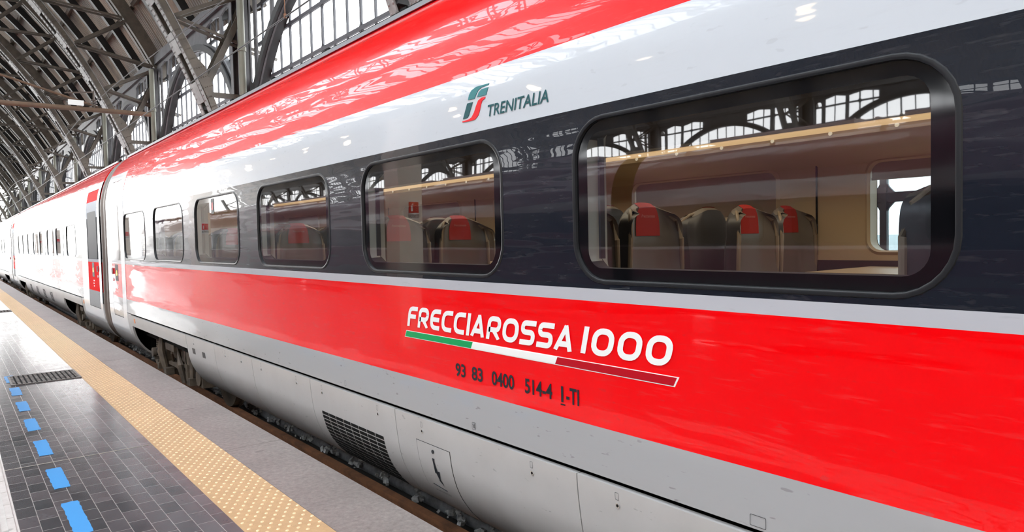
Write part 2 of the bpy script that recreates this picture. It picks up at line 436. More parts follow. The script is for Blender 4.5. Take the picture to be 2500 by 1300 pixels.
# track
def rail(x, label):
    p = [(-.036, 0), (.036, 0), (.036, -.035), (.012, -.05), (.012, -.135), (.07, -.155), (.07, -.165), (-.07, -.165), (-.07, -.155), (-.012, -.135), (-.012, -.05), (-.036, -.035)]
    rows = [[(x + a, y, -.575 + b) for a, b in p] for y in (Y0, 0, 60, 120, Y1)]
    mb = MB(); mb.grid(rows, close=True)
    for i in range(0, 24):
        mb.box((x, 1 + i * 1.2, -.735), (.30, .16, .03))
    o = mb.build('rail', M_RUST, origin=(x, 0, -.74)); tag(o, label, 'rail')
rail(3.03, 'rusty brown rail in the gap between platform and train')
rail(4.53, 'rusty rail under the far side of the train')
mb = MB(); mb.box((3.8, 51.5, -.775), (2.6, 151, .05)); mb.build('floor', M_TRACKBED).__setitem__('kind', 'structure')
mb = MB(); mb.tube([(3.42, Y0, -.70), (3.42, 40, -.70), (3.42, 100, -.70)], .075, 14)
tag(mb.build('cable_pipe', M_DUCT, origin=(3.42, 0, -.77), smooth=True), 'grey pipe lying along the track bed under the train', 'pipe')
mb = MB()
for k in range(34):
    yc = 2.0 + k * .62
    for i in range(26):
        r = random.uniform(.008, .032); x = 3.35 + random.uniform(-.10, .16); y = yc + random.gauss(0, .10)
        z = -.70 + math.sqrt(max(0, .075 ** 2 - min(abs(x - 3.42), .074) ** 2)) + r * .3
        q = Matrix.Rotation(random.uniform(0, 3), 3, (random.random(), random.random(), .5))
        mb.box((x, y, z), (r * 2, r * 1.5, r * 1.2), rot=q)
tag(mb.build('gravel', M_RUBBLE), 'loose grey gravel scattered over the pipe beside the rail', 'gravel', kind='stuff')

# ------------------------------------------------------------------ train body
XC = 3.80
PROF = [(3.159, -.205), (2.925, -.195), (2.76, -.175), (2.66, -.145), (2.580, -.095), (2.515, -.028), (2.446, .066), (2.401, .162), (2.372, .265), (2.356, .384), (2.346, .47), (2.341, .555),
        (2.34, .70), (2.34, .782), (2.34, 1.0), (2.34, 1.2), (2.34, 1.374), (2.34, 1.435), (2.34, 2.275), (2.34, 2.457), (2.349, 2.574), (2.3555, 2.613), (2.377, 2.738), (2.415, 2.878),
        (2.471, 3.023), (2.539, 3.14), (2.621, 3.248), (2.726, 3.346), (2.86, 3.43), (3.1, 3.50), (3.45, 3.53), (3.8, 3.54)]
def prof_x(z):
    for (x0, z0), (x1, z1) in zip(PROF, PROF[1:]):
        if z0 <= z <= z1: return x0 + (x1 - x0) * (z - z0) / (z1 - z0)
    return PROF[-1][0]
def nrm_at(z):
    a = prof_x(z + .01); b = prof_x(z - .01); v = Vector((-.02, 0, a - b)); return v.normalized()
def smooth_prof(z0, z1, off=0., n=3):
    """profile samples between two heights, rounded by local averaging, pushed outwards by off"""
    zs = [z0] + [z for x, z in PROF if z0 + 1e-4 < z < z1 - 1e-4] + [z1]
    zz = []
    for a, b in zip(zs, zs[1:]):
        k = n if abs(prof_x(a) - prof_x(b)) > .004 else 1
        zz += [a + (b - a) * i / k for i in range(k)]
    zz.append(zs[-1])
    out = []
    for z in zz:
        x = (prof_x(z - .035) + 2 * prof_x(z) + prof_x(z + .035)) / 4 if 0 < z < 3.45 else prof_x(z)
        nn = nrm_at(z); out.append((x + nn.x * off, z + nn.z * off))
    return out
def mirror(pts): return [(2 * XC - x, z) for x, z in pts]
WZ0, WZ1 = 1.465, 2.235; WC = 1.85
def strip(mb, prof, y0, y1, mi=0, ny=1):
    ys = [y0 + (y1 - y0) * i / ny for i in range(ny + 1)]
    mb.grid([[(x, y, z) for x, z in prof] for y in ys], mi)
def panel(mb, z0, z1, y0, y1, off, depth=.02, mi=0):
    """closed plate following the body profile"""
    a = smooth_prof(z0, z1, off); b = smooth_prof(z0, z1, off - depth); lp = a + b[::-1]
    rows = [[(x, y, z) for x, z in lp] for y in (y0, y1)]; mb.grid(rows, mi, close=True)
    for y in (y0, y1):
        mb.add([(x, y, z) for x, z in lp], [(i, i + 1, len(lp) - 2 - i, len(lp) - 1 - i) for i in range(len(a) - 1)], mi)
def surf_loop(mb, pts, off, thick=.003, mi=0):
    """flat sticker polygon (s=y, z) laid on the body profile"""
    vs, fs = fill(pts)
    a = [Vector((prof_x(z), y, z)) + nrm_at(z) * off for y, z in vs]; mb.add(a, fs, mi)
    k = len(pts); p = [Vector((prof_x(z), y, z)) for y, z in pts]; q = [v + nrm_at(z) * off for v, (y, z) in zip(p, pts)]
    mb.add(p + q, [(i, (i + 1) % k, (i + 1) % k + k, i + k) for i in range(k)], mi)

def text_mesh(s, shear=0., bold=0.):
    cu = bpy.data.curves.new('t', 'FONT'); cu.body = s; cu.size = 1; cu.shear = shear; cu.offset = bold; cu.resolution_u = 5
    o = bpy.data.objects.new('t', cu); C.objects.link(o); bpy.context.view_layer.update()
    me = bpy.data.meshes.new_from_object(o); vs = [(v.co.x, v.co.y) for v in me.vertices]; fs = [list(p.vertices) for p in me.polygons]
    bpy.data.objects.remove(o); bpy.data.curves.remove(cu); bpy.data.meshes.remove(me)
    x0 = min(v[0] for v in vs); x1 = max(v[0] for v in vs); y0 = min(v[1] for v in vs); y1 = max(v[1] for v in vs)
    return [((x - x0) / (x1 - x0), (y - y0) / (y1 - y0)) for x, y in vs], fs
def body_text(mb, s, ya, yb, z0, z1, off=.003, shear=0., bold=0., mi=0):
    vs, fs = text_mesh(s, shear, bold)
    out = []
    for u, v in vs:
        z = z0 + (z1 - z0) * v; p = Vector((prof_x(z), ya + (yb - ya) * u, z)) + nrm_at(z) * off; out.append(p)
    mb.add(out, fs, mi)

# rounded display letters for the big name: strokes as ribbons in a unit cell
def rpoly(pts, rad, n=5):
    out = [pts[0]]
    for i in range(1, len(pts) - 1):
        a, b, c = Vector(pts[i - 1]), Vector(pts[i]), Vector(pts[i + 1]); r = min(rad, (a - b).length * .5, (c - b).length * .5)
        p = b + (a - b).normalized() * r; q = b + (c - b).normalized() * r
        for k in range(n + 1):
            t = k / n; v = p * (1 - t) ** 2 + b * 2 * t * (1 - t) + q * t * t; out.append((v.x, v.y))
    out.append(pts[-1]); return out
def ribbon(pts, w, closed=False):
    P = [Vector(p) for p in pts]; n = len(P); L = []; Rr = []
    for i in range(n):
        a = P[i - 1] if (closed or i) else P[i]; c = P[(i + 1) % n] if (closed or i < n - 1) else P[i]
        d1 = (P[i] - a); d2 = (c - P[i]); d1 = d1.normalized() if d1.length > 1e-6 else d2.normalized(); d2 = d2.normalized() if d2.length > 1e-6 else d1
        t = (d1 + d2).normalized(); nn = Vector((-t.y, t.x)); k = 1 / max(.5, nn.dot(Vector((-d1.y, d1.x))))
        L.append(P[i] + nn * w / 2 * k); Rr.append(P[i] - nn * w / 2 * k)
    vs = [tuple(v) for v in L + Rr]; m_ = n if closed else n - 1
    return vs, [(i, (i + 1) % n, (i + 1) % n + n, i + n) for i in range(m_)]
T = .215
h_ = T / 2
def ring_pts(w, r): 
    a, b = h_, w - h_; c_, d = h_, 1 - h_
    pts = []
    for cx, cy, a0 in ((b - r, d - r, 0), (a + r, d - r, 90), (a + r, c_ + r, 180), (b - r, c_ + r, 270)):
        for k in range(6):
            t = R_(a0 + 90 * k / 5); pts.append((cx + r * math.cos(t), cy + r * math.sin(t)))
    return pts
GL = {
 'F': (.80, [(rpoly([(h_, 0), (h_, 1 - h_), (.80, 1 - h_)], .28), 0), ([(h_, .50), (.70, .50)], 0)]),
 'R': (.88, [(rpoly([(h_, 0), (h_, 1 - h_), (.76, 1 - h_), (.76, .42), (h_, .42)], .24), 0), ([(.42, .42), (.80, 0)], 0)]),
 'E': (.80, [(rpoly([(.80, 1 - h_), (h_, 1 - h_), (h_, h_), (.78, h_)], .34), 0), ([(h_, .5), (.72, .5)], 0)]),
 'C': (.82, [(rpoly([(.82, 1 - h_), (h_, 1 - h_), (h_, h_), (.80, h_)], .36), 0)]),
 'I': (.22, [([(h_, 0), (h_, 1)], 0)]),
 'A': (.92, [([(h_ - .04, 0), (.50, .97)], 0), ([(.46, 1), (.81, 0)], 0), ([(.24, .27), (.72, .27)], 0)]),
 'O': (.96, [(ring_pts(.96, .31), 1)]),
 'S': (.84, [(rpoly([(.84, 1 - h_), (h_, 1 - h_), (h_, .52), (.73, .52), (.73, h_), (.0, h_)], .20), 0)]),
 '1': (.26, [([(h_ + .02, 0), (h_ + .02, 1)], 0)]),
 '0': (.92, [(ring_pts(.92, .30), 1)]),
}
def big_text(mb, s, ya, yb, z0, z1, gap=.13, shear=.22, off=.003):
    cells = []; x = 0
    for ch in s:
        w, st = GL[ch]; cells.append((x, st)); x += w + gap
    W_ = x - gap + shear; Hh = z1 - z0; ns = 0
    for x0, st in cells:
        for pts, cl in st:
            vs, fs = ribbon(pts, T, bool(cl)); out = []; off = .003 + .0004 * (ns % 4); ns += 1
            for a, b in vs:
                b = max(0., min(1., b)); xx = (x0 + a + shear * b) / W_; z = z0 + Hh * b
                out.append((2.34 - off, ya + (yb - ya) * xx, z))
            mb.add(out, fs)

# ------------------------------------------------------------------ train car builder
def make_window(car, org, yc, side=-1, first=None, glassm=None):
    """gasket + pane with black border, as parts of the car"""
    X = lambda d: (2.34 + d) if side < 0 else (2 * XC - 2.34 - d)
    g = MB(); loops = []
    for hw, hh, r, d in ((.832, .387, .200, .002), (.828, .383, .196, -.004), (.819, .374, .187, -.006), (.811, .366, .181, -.002), (.808, .363, .178, .012)):
        loops.append([(X(d), a, b) for a, b in rrect(yc, WC, hw, hh, r)])
    g.grid(loops, close=True)
    go = g.build('window_gasket', M_RUBBER, car, org, smooth=True)
    p = MB(); outer = rrect(yc, WC, .808, .363, .178); inner = rrect(yc, WC + .0, .740, .313, .085)
    vs, fs = fill(outer, [inner]); p.add([(X(.010), a, b) for a, b in vs], fs, 0)
    n = len(inner); p.add([(X(.010), a, b) for a, b in inner], [list(range(n))], 1)
    po = p.build('window_pane', [M_FRIT, glassm or M_GLASS], car, org)
    return go, po

def make_car(y0, dirn, L, windows, label, door, bogies, M_door=None, cat='train car', M_paint=M_BODY, seams=(), group='coupled cars of the red and silver train'):
    """y0: end nearest the coupling in view; dirn: +1 runs away from the camera, -1 towards/behind it"""
    Yf = lambda s: y0 + dirn * s
    org = (XC, y0, -.55)
    car = thing('train_car', org, label, cat, group)
    ya, yb = sorted((Yf(0), Yf(L)))
    wins = windows
    # body shell
    b = MB()
    for flip in (False, True):
        mf = mirror if flip else (lambda p: p)
        strip(b, mf(smooth_prof(.569, 1.435)), ya, yb, 0, 24)
        strip(b, mf(smooth_prof(2.275, 3.54)), ya, yb, 0, 24)
        xx = 2.34 if not flip else 2 * XC - 2.34
        holes = [rrect(w, WC, .830, .385, .198) for w in wins]
        vs, fs = fill([(ya, 1.435), (yb, 1.435), (yb, 2.275), (ya, 2.275)], holes)
        if not flip: fs = [f[::-1] for f in fs]
        b.add([(xx, y, z) for y, z in vs], fs)
    for y in (ya, yb):
        lp = [(x, y, z) for x, z in smooth_prof(.569, 3.54)] + [(x, y, z) for x, z in mirror(smooth_prof(.569, 3.54))[::-1]]
        b.add(lp, [list(range(len(lp)))])
    b.build('body_shell', M_paint, car, org, smooth=True)
    for w in wins:
        make_window(car, org, w, -1); make_window(car, org, w, 1, glassm=M_GLASSF)
    # underframe (dark) behind skirts
    u = MB(); u.box((XC, (ya + yb) / 2, .34), (2.48, yb - ya - .02, .30))
    cuts = [tuple(sorted((Yf(s0), Yf(s1)))) for s0, s1 in bogies]
    def solid(y_0, y_1):
        u.box((XC, (y_0 + y_1) / 2, .02), (2.30, y_1 - y_0, .30))
    edges = [ya] + [v for c_ in sorted(cuts) for v in c_] + [yb]
    segs = [(edges[i], edges[i + 1]) for i in range(0, len(edges), 2)]
    for s0, s1 in segs: solid(s0 + .1, s1 - .1)
    u.build('underframe', M_BLACK, car, org)
    # skirts
    for s0, s1 in segs:
        end_seg = (abs(s0 - ya) < .01 or abs(s1 - yb) < .01)
        cs = [s0] + [q for q in sorted(seams) if s0 + .4 < q < s1 - .4] + [s1]
        if not seams and s1 - s0 > 4:
            n = round((s1 - s0) / 1.6); cs = [s0 + (s1 - s0) * i / n for i in range(n + 1)]
        for q0, q1 in zip(cs, cs[1:]):
            for flip in (False, True):
                k = MB()
                if end_seg: panel(k, -.205, .556, q0 + .002, q1 - .002, .000, .03)
                else: panel(k, -.205, .542, q0 + .004, q1 - .004, .006, .03)
                if flip: k.v = [(2 * XC - x, y, z) for x, y, z in k.v]
                k.build('skirt_panel', M_SKIRT, car, org, smooth=True)
    for c0, c1 in cuts:                                        # narrow valance above each bogie
        for flip in (False, True):
            k = MB(); panel(k, .365, .542, c0 + .01, c1 - .01, .006, .03)
            if flip: k.v = [(2 * XC - x, y, z) for x, y, z in k.v]
            k.build('valance', M_SKIRT, car, org, smooth=True)
        bogie(car, org, (c0 + c1) / 2, c1 - c0, dirn)
    # roof gutter
    g = MB()
    g.bar((2.735, ya + .1, 3.372), (2.735, yb - .1, 3.372), .03, .035, 0, (0, 0, 1))
    g.bar((2.79, ya + .1, 3.402), (2.79, yb - .1, 3.402), .05, .02, 1, (0, 0, 1))
    y = ya + .5
    while y < yb - .5:
        g.box((2.76, y, 3.405), (.05, .09, .03), 1); y += 1.37
    g.tube([(2.80, ya + .2, 3.43), (2.80, yb - .2, 3.43)], .016, 6, 1)
    g.build('roof_gutter', [M_ROOFLIP, M_BLACK], car, org)
    # doors
    for s0, s1, d0, d1 in door:
        q0, q1 = sorted((Yf(s0), Yf(s1))); e0, e1 = sorted((Yf(d0), Yf(d1)))
        k = MB(); z0, z1, zt = .10, 3.0, .10
        panel(k, .452, 2.845, q0, e0, .0045, .02); panel(k, .452, 2.845, e1, q1, .0045, .02)
        panel(k, 2.845, 2.97, q0, q1, .004, .02); panel(k, .20, .452, q0, q1, .004, .02)
        k.build('door_surround', M_WHITE, car, org, smooth=True, label='plain white surround of the door')
        k = MB(); panel(k, .446, 2.85, e0 - .01, e1 + .01, .0012, .004); k.build('door_seal', M_BLACK, car, org, smooth=True)
        k = MB(); panel(k, .462, 2.834, e0 + .012, e1 - .012, .0030, .004)
        do = k.build('door', M_door or M_paint, car, org, smooth=True)
        k = MB(); yc = (e0 + e1) / 2; hw = (e1 - e0) / 2 - .14
        surf_loop(k, rrect(yc, 1.93, hw, .48, .07), .0055); k.build('door_window', M_DOORG if M_door else M_FRIT, do, org)
        k = MB(); hy = e0 + .10 if dirn > 0 else e1 - .10
        k.tube([(2.322, hy, 1.20), (2.322, hy, 1.30)], .016, 8); k.box((2.33, hy, 1.20), (.03, .02, .02)); k.box((2.33, hy, 1.30), (.03, .02, .02))
        k.build('door_handle', M_STEELB, do, org)
        k = MB(); k.tube([(2.336, hy, 1.10), (2.325, hy, 1.10)], .03, 12); k.build('door_lock', M_STEELB, do, org)
        k = MB()
        surf_loop(k, rrect(yc + .02, 1.225, .13, .145, .01), .0055); k.build('display_panel', M_TXTK, do, org)
        k = MB(); body_text(k, '6', yc + .07, yc - .03, 1.17, 1.27, .0075, bold=.04); k.build('car_number', M_AMBER, do, org, label='glowing amber car number')
        k = MB()
        for i in range(3): surf_loop(k, rrect(yc - .02 + (.03 if i % 2 else 0), 1.0 - i * .055, .06 - .012 * i, .014, .003), .0055)
        k.build('door_notice', M_TXTW, do, org)
        # far-side door, plain
        k = MB(); panel(k, .456, 2.84, e0, e1, .004, .02); k.v = [(2 * XC - x, y, z) for x, y, z in k.v]; k.build('door', M_paint, car, org, smooth=True)
    return car, org

def bogie(car, org, yc, span, dirn):
    bo = MB()
    bo.box((2.74, yc, .05), (.16, span - .5, .16)); bo.box((XC, yc, .02), (2.0, .5, .22)); bo.box((2.62, yc + .1, .16), (.14, .5, .10))
    for k in (-1, 1):
        ya = yc + k * 1.22
        bo.box((2.72, ya, -.12), (.20, .32, .26)); bo.tube([(2.60, ya, -.12), (2.84, ya, -.12)], .12, 14)       # axle box
        bo.tube([(2.62, ya - k * .36, .22), (2.60, ya - k * .30, -.20)], .032, 8); bo.box((2.60, ya - k * .30, -.22), (.09, .10, .10))
        for s_ in range(5): bo.tube([(2.70, ya, .02 + s_ * .035), (2.70, ya, .035 + s_ * .035)], .10, 12)
        bo.box((2.66, ya - k * .62, -.02), (.12, .10, .46), rot=Matrix.Rotation(.18 * k, 3, 'X')); bo.box((2.70, ya - k * .62, -.28), (.16, .24, .08))
    bo.tube([(2.58, yc - .3, .20), (2.56, yc - .45, -.05), (2.60, yc - .5, -.3)], [.03, .05, .03], 8)
    bo.tube([(2.56, yc + .62, .34), (2.53, yc + .55, .06), (2.58, yc + .50, -.25)], [.028, .06, .04], 8)
    bo.box((2.66, yc, -.12), (.10, .9, .05)); bo.box((2.60, yc + .4, -.24), (.12, .14, .10)); bo.box((2.64, yc - .75, .10), (.08, .30, .22))
    bo.tube([(2.62, yc + .1, .30), (2.60, yc + .2, .05), (2.66, yc + .34, -.10)], .02, 6)
    b = bo.build('bogie', M_BOGIE, car, org, smooth=True)
    for k in (-1, 1):
        w = MB(); ya = yc + k * 1.22
        for x0, x1, r in ((3.072, 3.10, .478), (2.985, 3.075, .453)):
            w.tube([(x0, ya, -.12), (x1, ya, -.12)], r, 32)
        w.tube([(2.90, ya, -.12), (4.70, ya, -.12)], .09, 12)
        w.tube([(4.50, ya, -.12), (4.60, ya, -.12)], .455, 24)
        w.build('wheelset', M_BOGIE, b, org, smooth=True)
    d = MB(); y = yc + dirn * (-.86) if False else yc + (.78 if dirn < 0 else -.78)
    d.tube([(2.50, y, .02), (2.70, y, .02)], .058, 16); dd = d.build('damper', M_STEELB, b, org, smooth=True, label='shiny steel cylinder')
    d = MB(); d.tube([(2.45, y, .02), (2.50, y, .02)], .072, 16); d.tube([(2.70, y, .02), (2.76, y, .02)], .075, 16); d.box((2.60, y, -.07), (.24, .04, .05)); d.build('damper_mount', M_BOGIE, b, org, smooth=True)

PITCH = 2.203
WINA = [1.652 + PITCH * k for k in range(-1, 6)]
SEAMS = [9.8, 8.47, 7.185, 5.724, 4.274, 2.487, .70, -1.1]
carA, orgA = make_car(15.10, -1, 24.6, WINA, 'near car of the red and silver train, with white name lettering and wide dark windows', [(.0, 1.62, .42, 1.30)], [(1.9, 5.4), (19.2, 22.7)], seams=SEAMS)
WINB = [20.1 + PITCH * k for k in range(8)]
carB, orgB = make_car(15.90, 1, 24.2, WINB, 'second car of the train, washed out by glare, with amber number on its door', [(.0, 2.45, .24, 1.62), (22.1, 24.2, 22.7, 23.8)], [(2.8, 6.2), (17.8, 21.2)], M_door=M_DOORP)
WINC = [45.2 + PITCH * k for k in range(8)]
carC, orgC = make_car(40.70, 1, 24.4, WINC, 'third car of the train, only its side showing at the far end', [(.0, 2.3, .42, 1.5)], [(2.6, 6.0), (18.0, 21.4)])

# bellows between the cars
for k_, (ya, yb, lab) in enumerate(((15.12, 15.90, 'brown-grey folded bellows joining the near car to the second car'), (40.1, 40.7, 'thin dark bellows between the second and third car'))):
    mb = MB(); rows = []; n = 24
    for i in range(n + 1):
        t = i / n; y = ya + (yb - ya) * t; off = -.012 + .010 * math.cos(2 * PI * t * 2 + PI)
        pr = smooth_prof(-.10, 3.50, off); rows.append([(x, y, z) for x, z in pr] + [(2 * XC - x, y, z) for x, z in pr[::-1]])
    mb.grid(rows, close=True); o = mb.build('gangway_bellows', M_BELLOWS, origin=(XC, ya, -.1), smooth=True)
    tag(o, lab, 'bellows')

# ---- markings and fittings of the near car
k = MB(); big_text(k, 'FRECCIAROSSA', 4.075, 2.475, 1.127, 1.258, gap=.125); k.build('name_lettering', M_TXTW, carA, orgA, label='white slanted lettering FRECCIAROSSA')
k = MB(); big_text(k, '1000', 2.45, 1.880, 1.132, 1.262, gap=.17); k.build('name_lettering', M_TXTW, carA, orgA, label='white slanted number 1000')
def para(ya, yb, z0, z1, sl=.022): return [(ya, z0), (yb, z0), (yb - sl, z1), (ya - sl, z1)]
k = MB(); surf_loop(k, [(4.112, 1.052), (1.888, 1.052), (1.864, 1.096), (4.090, 1.096)], .0015); k.build('flag_bar_outline', M_TXTW, carA, orgA, label='thin white outline of the flag bar')
k = MB(); surf_loop(k, para(4.104, 3.355, 1.056, 1.093, .0185), .003); k.build('flag_bar', M_GREEN, carA, orgA, label='green third of the flag bar')
k = MB(); surf_loop(k, para(3.353, 2.629, 1.056, 1.093, .0185), .003); k.build('flag_bar', M_TXTW, carA, orgA, label='white third of the flag bar')
k = MB(); surf_loop(k, para(2.629, 1.894, 1.0565, 1.0925, .0185), .003); k.build('flag_bar', M_REDD, carA, orgA, label='dark red third of the flag bar')
segs_ = [('93', 3.518, 3.415), ('83', 3.352, 3.245), ('0400', 3.160, 2.960), ('514-4', 2.870, 2.655), ('I', 2.589, 2.573), ('-TI', 2.552, 2.462)]
for s_, a, b_ in segs_:
    k = MB(); body_text(k, s_, a, b_, .873, .952, bold=.022)
    if s_ == 'I': surf_loop(k, [(2.593, .858), (2.563, .858), (2.563, .864), (2.593, .864)], .003)
    k.build('vehicle_number', M_TXTK, carA, orgA, label='black stencilled figures ' + s_)
k = MB(); body_text(k, 'TRENITALIA', 3.139, 2.640, 2.349, 2.411, shear=.22, bold=.012); k.build('operator_lettering', M_TEALD, carA, orgA, label='dark teal slanted lettering TRENITALIA')
lg = [([(3.326, 2.470), (3.317, 2.497), (3.294, 2.519), (3.248, 2.531), (3.13, 2.529), (3.135, 2.521), (3.2, 2.519), (3.23, 2.508), (3.248, 2.488), (3.262, 2.467)], M_TEAL),
      ([(3.238, 2.472), (3.224, 2.495), (3.199, 2.508), (3.136, 2.509), (3.154, 2.469)], M_TEAL),
      ([(3.378, 2.370), (3.333, 2.451), (3.280, 2.451), (3.322, 2.380), (3.336, 2.371)], M_TEALD),
      ([(3.161, 2.461), (3.196, 2.461), (3.227, 2.451), (3.248, 2.424), (3.269, 2.391), (3.294, 2.368), (3.326, 2.360), (3.388, 2.358), (3.383, 2.352), (3.318, 2.349), (3.262, 2.351), (3.230, 2.369), (3.214, 2.394), (3.202, 2.424), (3.190, 2.444), (3.161, 2.453)], M_REDV)]
for pts, mm in lg:
    k = MB(); surf_loop(k, pts, .003); k.build('operator_logo', mm, carA, orgA, label='red lower curve of the logo' if mm is M_REDV else 'green piece of the logo')
# locks on the skirt panels with little framed symbols
for i, (y, z) in enumerate([(3.93, .457), (2.829, .458), (2.224, .457), (5.487, .46), (4.529, .46), (6.03, .46), (6.92, .462), (7.523, .462), (8.066, .46), (9.35, .46)]):
    k = MB(); x = prof_x(z) - .006; k.tube([(x + .004, y, z), (x - .003, y, z)], .0125, 16, 0); k.tube([(x - .003, y, z), (x - .0035, y, z)], .0075, 12, 1)
    k.build('panel_lock', [M_STEELB, M_BLACK], carA, orgA)
    k = MB(); o_ = rrect(y + .001, z + .044, .011, .0175, .004, 4); i_ = rrect(y + .001, z + .044, .0092, .0157, .003, 4)
    vs, fs = fill(o_, [i_]); k.add([(prof_x(b) - .0078, a, b) for a, b in vs], fs)
    if y == 2.224: vs, fs = text_mesh('1', 0, .03); k.add([(prof_x(z) - .0078, y + .004 - .007 * u, z + .036 + .017 * v) for u, v in vs], fs)
    elif y == 2.829: k.add([(prof_x(z) - .0078, y + a, z + b) for a, b in ((.009, .029), (-.009, .029), (-.004, .047), (.009, .059))], [(0, 1, 2, 3)])
    else: vs, fs = text_mesh('2', 0, .03); k.add([(prof_x(z) - .0078, y + .005 - .009 * u, z + .037 + .015 * v) for u, v in vs], fs)
    k.build('panel_symbol', M_TXTK, carA, orgA)
for y, z, w, h in [(3.343, .605, .019, .021), (5.038, .605, .013, .021), (6.436, .608, .012, .02), (1.505, .602, .034, .022), (7.878, .60, .012, .02), (10.9, .62, .02, .02)]:
    k = MB(); vs, fs = fill(rrect(y, z, w, h, .005, 4), [rrect(y, z, w - .002, h - .002, .004, 4)]); k.add([(2.34 - .0025, a, b) for a, b in vs], fs)
    if w == .019:
        for dy, dz, a, b in ((.008, .006, .006, .0012), (.004, -.004, .0012, .008), (-.006, .002, .0012, .012), (-.007, -.010, .006, .0012)): k.box((2.3375, y + dy, z + dz), (.001, a * 2, b * 2))
    k.build('jacking_mark', M_TXTK, carA, orgA)
k = MB(); vs, fs = fill(rrect(8.36, 2.115, .055, .085, .02)); k.add([(2.347, a, b) for a, b in vs], fs, 0)
vs, fs = fill(rrect(8.36, 2.115, .022, .045, .02)); k.add([(2.3455, a, b) for a, b in vs], fs, 1); k.build('window_sticker', [M_TXTK, M_REDV], carA, orgA, label='black window sticker with a red oval')
# vent grille
k = MB(); NC, NR = 8, 15
zr = [.302 - .034 * i * (1 - .004 * i) for i in range(NR)]
for i in range(NR):
    for j in range(NC):
        y_a = 5.545 - j * (5.545 - 4.482) / NC; y_b = y_a - (5.545 - 4.482) / NC + .012; z1 = zr[i]; z0 = z1 - .0245
        a = [Vector((prof_x(z), y, z)) + nrm_at(z) * .0075 for y, z in ((y_a, z0), (y_b, z0), (y_b, z1), (y_a, z1))]
        b2 = [v - nrm_at(z1) * .004 for v in a]
        k.add(a + b2, [(0, 1, 2, 3), (0, 1, 5, 4), (1, 2, 6, 5), (2, 3, 7, 6), (3, 0, 4, 7)])
k.build('vent_grille', M_BLACK, carA, orgA, label='black slots of the vent in the skirt')
# hatch with lightning arrow
k = MB(); panel(k, -.19, .386, 3.628, 4.015, .0085, .006); hatch = k.build('hatch', M_SKIRT, carA, orgA, smooth=True, label='hatch with a lightning arrow')
k = MB()
for a, b_, c_, d in ((-.195, .390, 4.015, 4.020), (-.195, .390, 3.623, 3.628), (.386, .389, 3.623, 4.020)): panel(k, a, b_, c_, d, .0072, .004)
k.build('hatch_gap', M_BLACK, hatch, orgA)
k = MB(); zz = lambda z: prof_x(z) - .012
bolt = [(3.842, .300), (3.812, .300), (3.822, .285), (3.810, .215), (3.782, .220), (3.803, .160), (3.792, .150), (3.789, .118), (3.822, .150), (3.815, .155), (3.832, .200), (3.845, .195)]
vs, fs = fill(bolt); k.add([(zz(b) , a, b) for a, b in vs], fs)
k.bar((zz(.10), 3.93, .10), (zz(.085), 3.78, .085), .003, .003); vs, fs = text_mesh('ELETTRICO', 0, .01); k.add([(zz(.05 + .012 * v), 3.93 - .17 * u, .05 + .012 * v) for u, v in vs], fs)
k.tube([(zz(.335) + .002, 3.822, .345), (zz(.335) - .003, 3.822, .345)], .013, 12)
k.build('warning_symbol', M_TXTK, hatch, orgA)
# little square vents near the bogie, orange reflector
for y in (9.40, 8.96):
    k = MB(); surf_loop(k, rrect(y, .365, .06, .035, .004), .008); k.build('small_vent', M_RUBBER, carA, orgA)
k = MB(); surf_loop(k, rrect(12.90, .468, .045, .035, .004), .009); k.build('side_reflector', M_ORANGE, carA, orgA)
k = MB(); surf_loop(k, rrect(18.45, .468, .045, .035, .004), .009); k.build('side_reflector', M_ORANGE, carB, orgB)
# rounded end of the bogie opening
for cr_, og, yq, sgn in ((carA, orgA, 13.2, 1), (carB, orgB, 18.7, -1)):
    pass
# louvred vents on second car
for yv in (27.0, 29.2, 25.0, 31.5):
    k = MB()
    for i in range(7):
        z = .36 - i * .04; surf_loop(k, [(yv - .35, z), (yv + .35, z), (yv + .35, z + .022), (yv - .35, z + .022)], .008)
    k.build('vent_grille', M_BLACK, carB, orgB)

# ------------------------------------------------------------------ interior of the near car
def lining(side):
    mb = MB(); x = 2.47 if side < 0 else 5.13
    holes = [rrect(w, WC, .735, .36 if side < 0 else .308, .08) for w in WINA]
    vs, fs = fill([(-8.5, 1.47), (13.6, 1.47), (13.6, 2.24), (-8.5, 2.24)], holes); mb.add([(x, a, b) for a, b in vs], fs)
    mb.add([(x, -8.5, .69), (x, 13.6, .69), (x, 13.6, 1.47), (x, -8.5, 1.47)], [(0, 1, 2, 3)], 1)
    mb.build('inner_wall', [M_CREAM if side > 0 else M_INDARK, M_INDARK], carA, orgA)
    for w in WINA:
        k = MB(); xo = 2.352 if side < 0 else 5.248
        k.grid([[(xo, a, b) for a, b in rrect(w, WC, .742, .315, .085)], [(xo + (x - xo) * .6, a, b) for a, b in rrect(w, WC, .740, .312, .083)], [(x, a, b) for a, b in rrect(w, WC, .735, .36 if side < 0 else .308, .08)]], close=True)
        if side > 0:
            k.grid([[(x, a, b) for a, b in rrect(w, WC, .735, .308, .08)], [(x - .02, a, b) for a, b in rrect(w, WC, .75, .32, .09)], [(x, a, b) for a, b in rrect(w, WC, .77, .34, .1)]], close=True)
        k.m = [1 if side < 0 and abs(sum(k.v[i][2] for i in f_) / 4 - WC) > .285 else 0 for f_ in k.f]  # near reveals: top and bottom faces coloured dark, shade put into the colour
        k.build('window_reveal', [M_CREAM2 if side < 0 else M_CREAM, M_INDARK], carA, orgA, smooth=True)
lining(-1); lining(1)
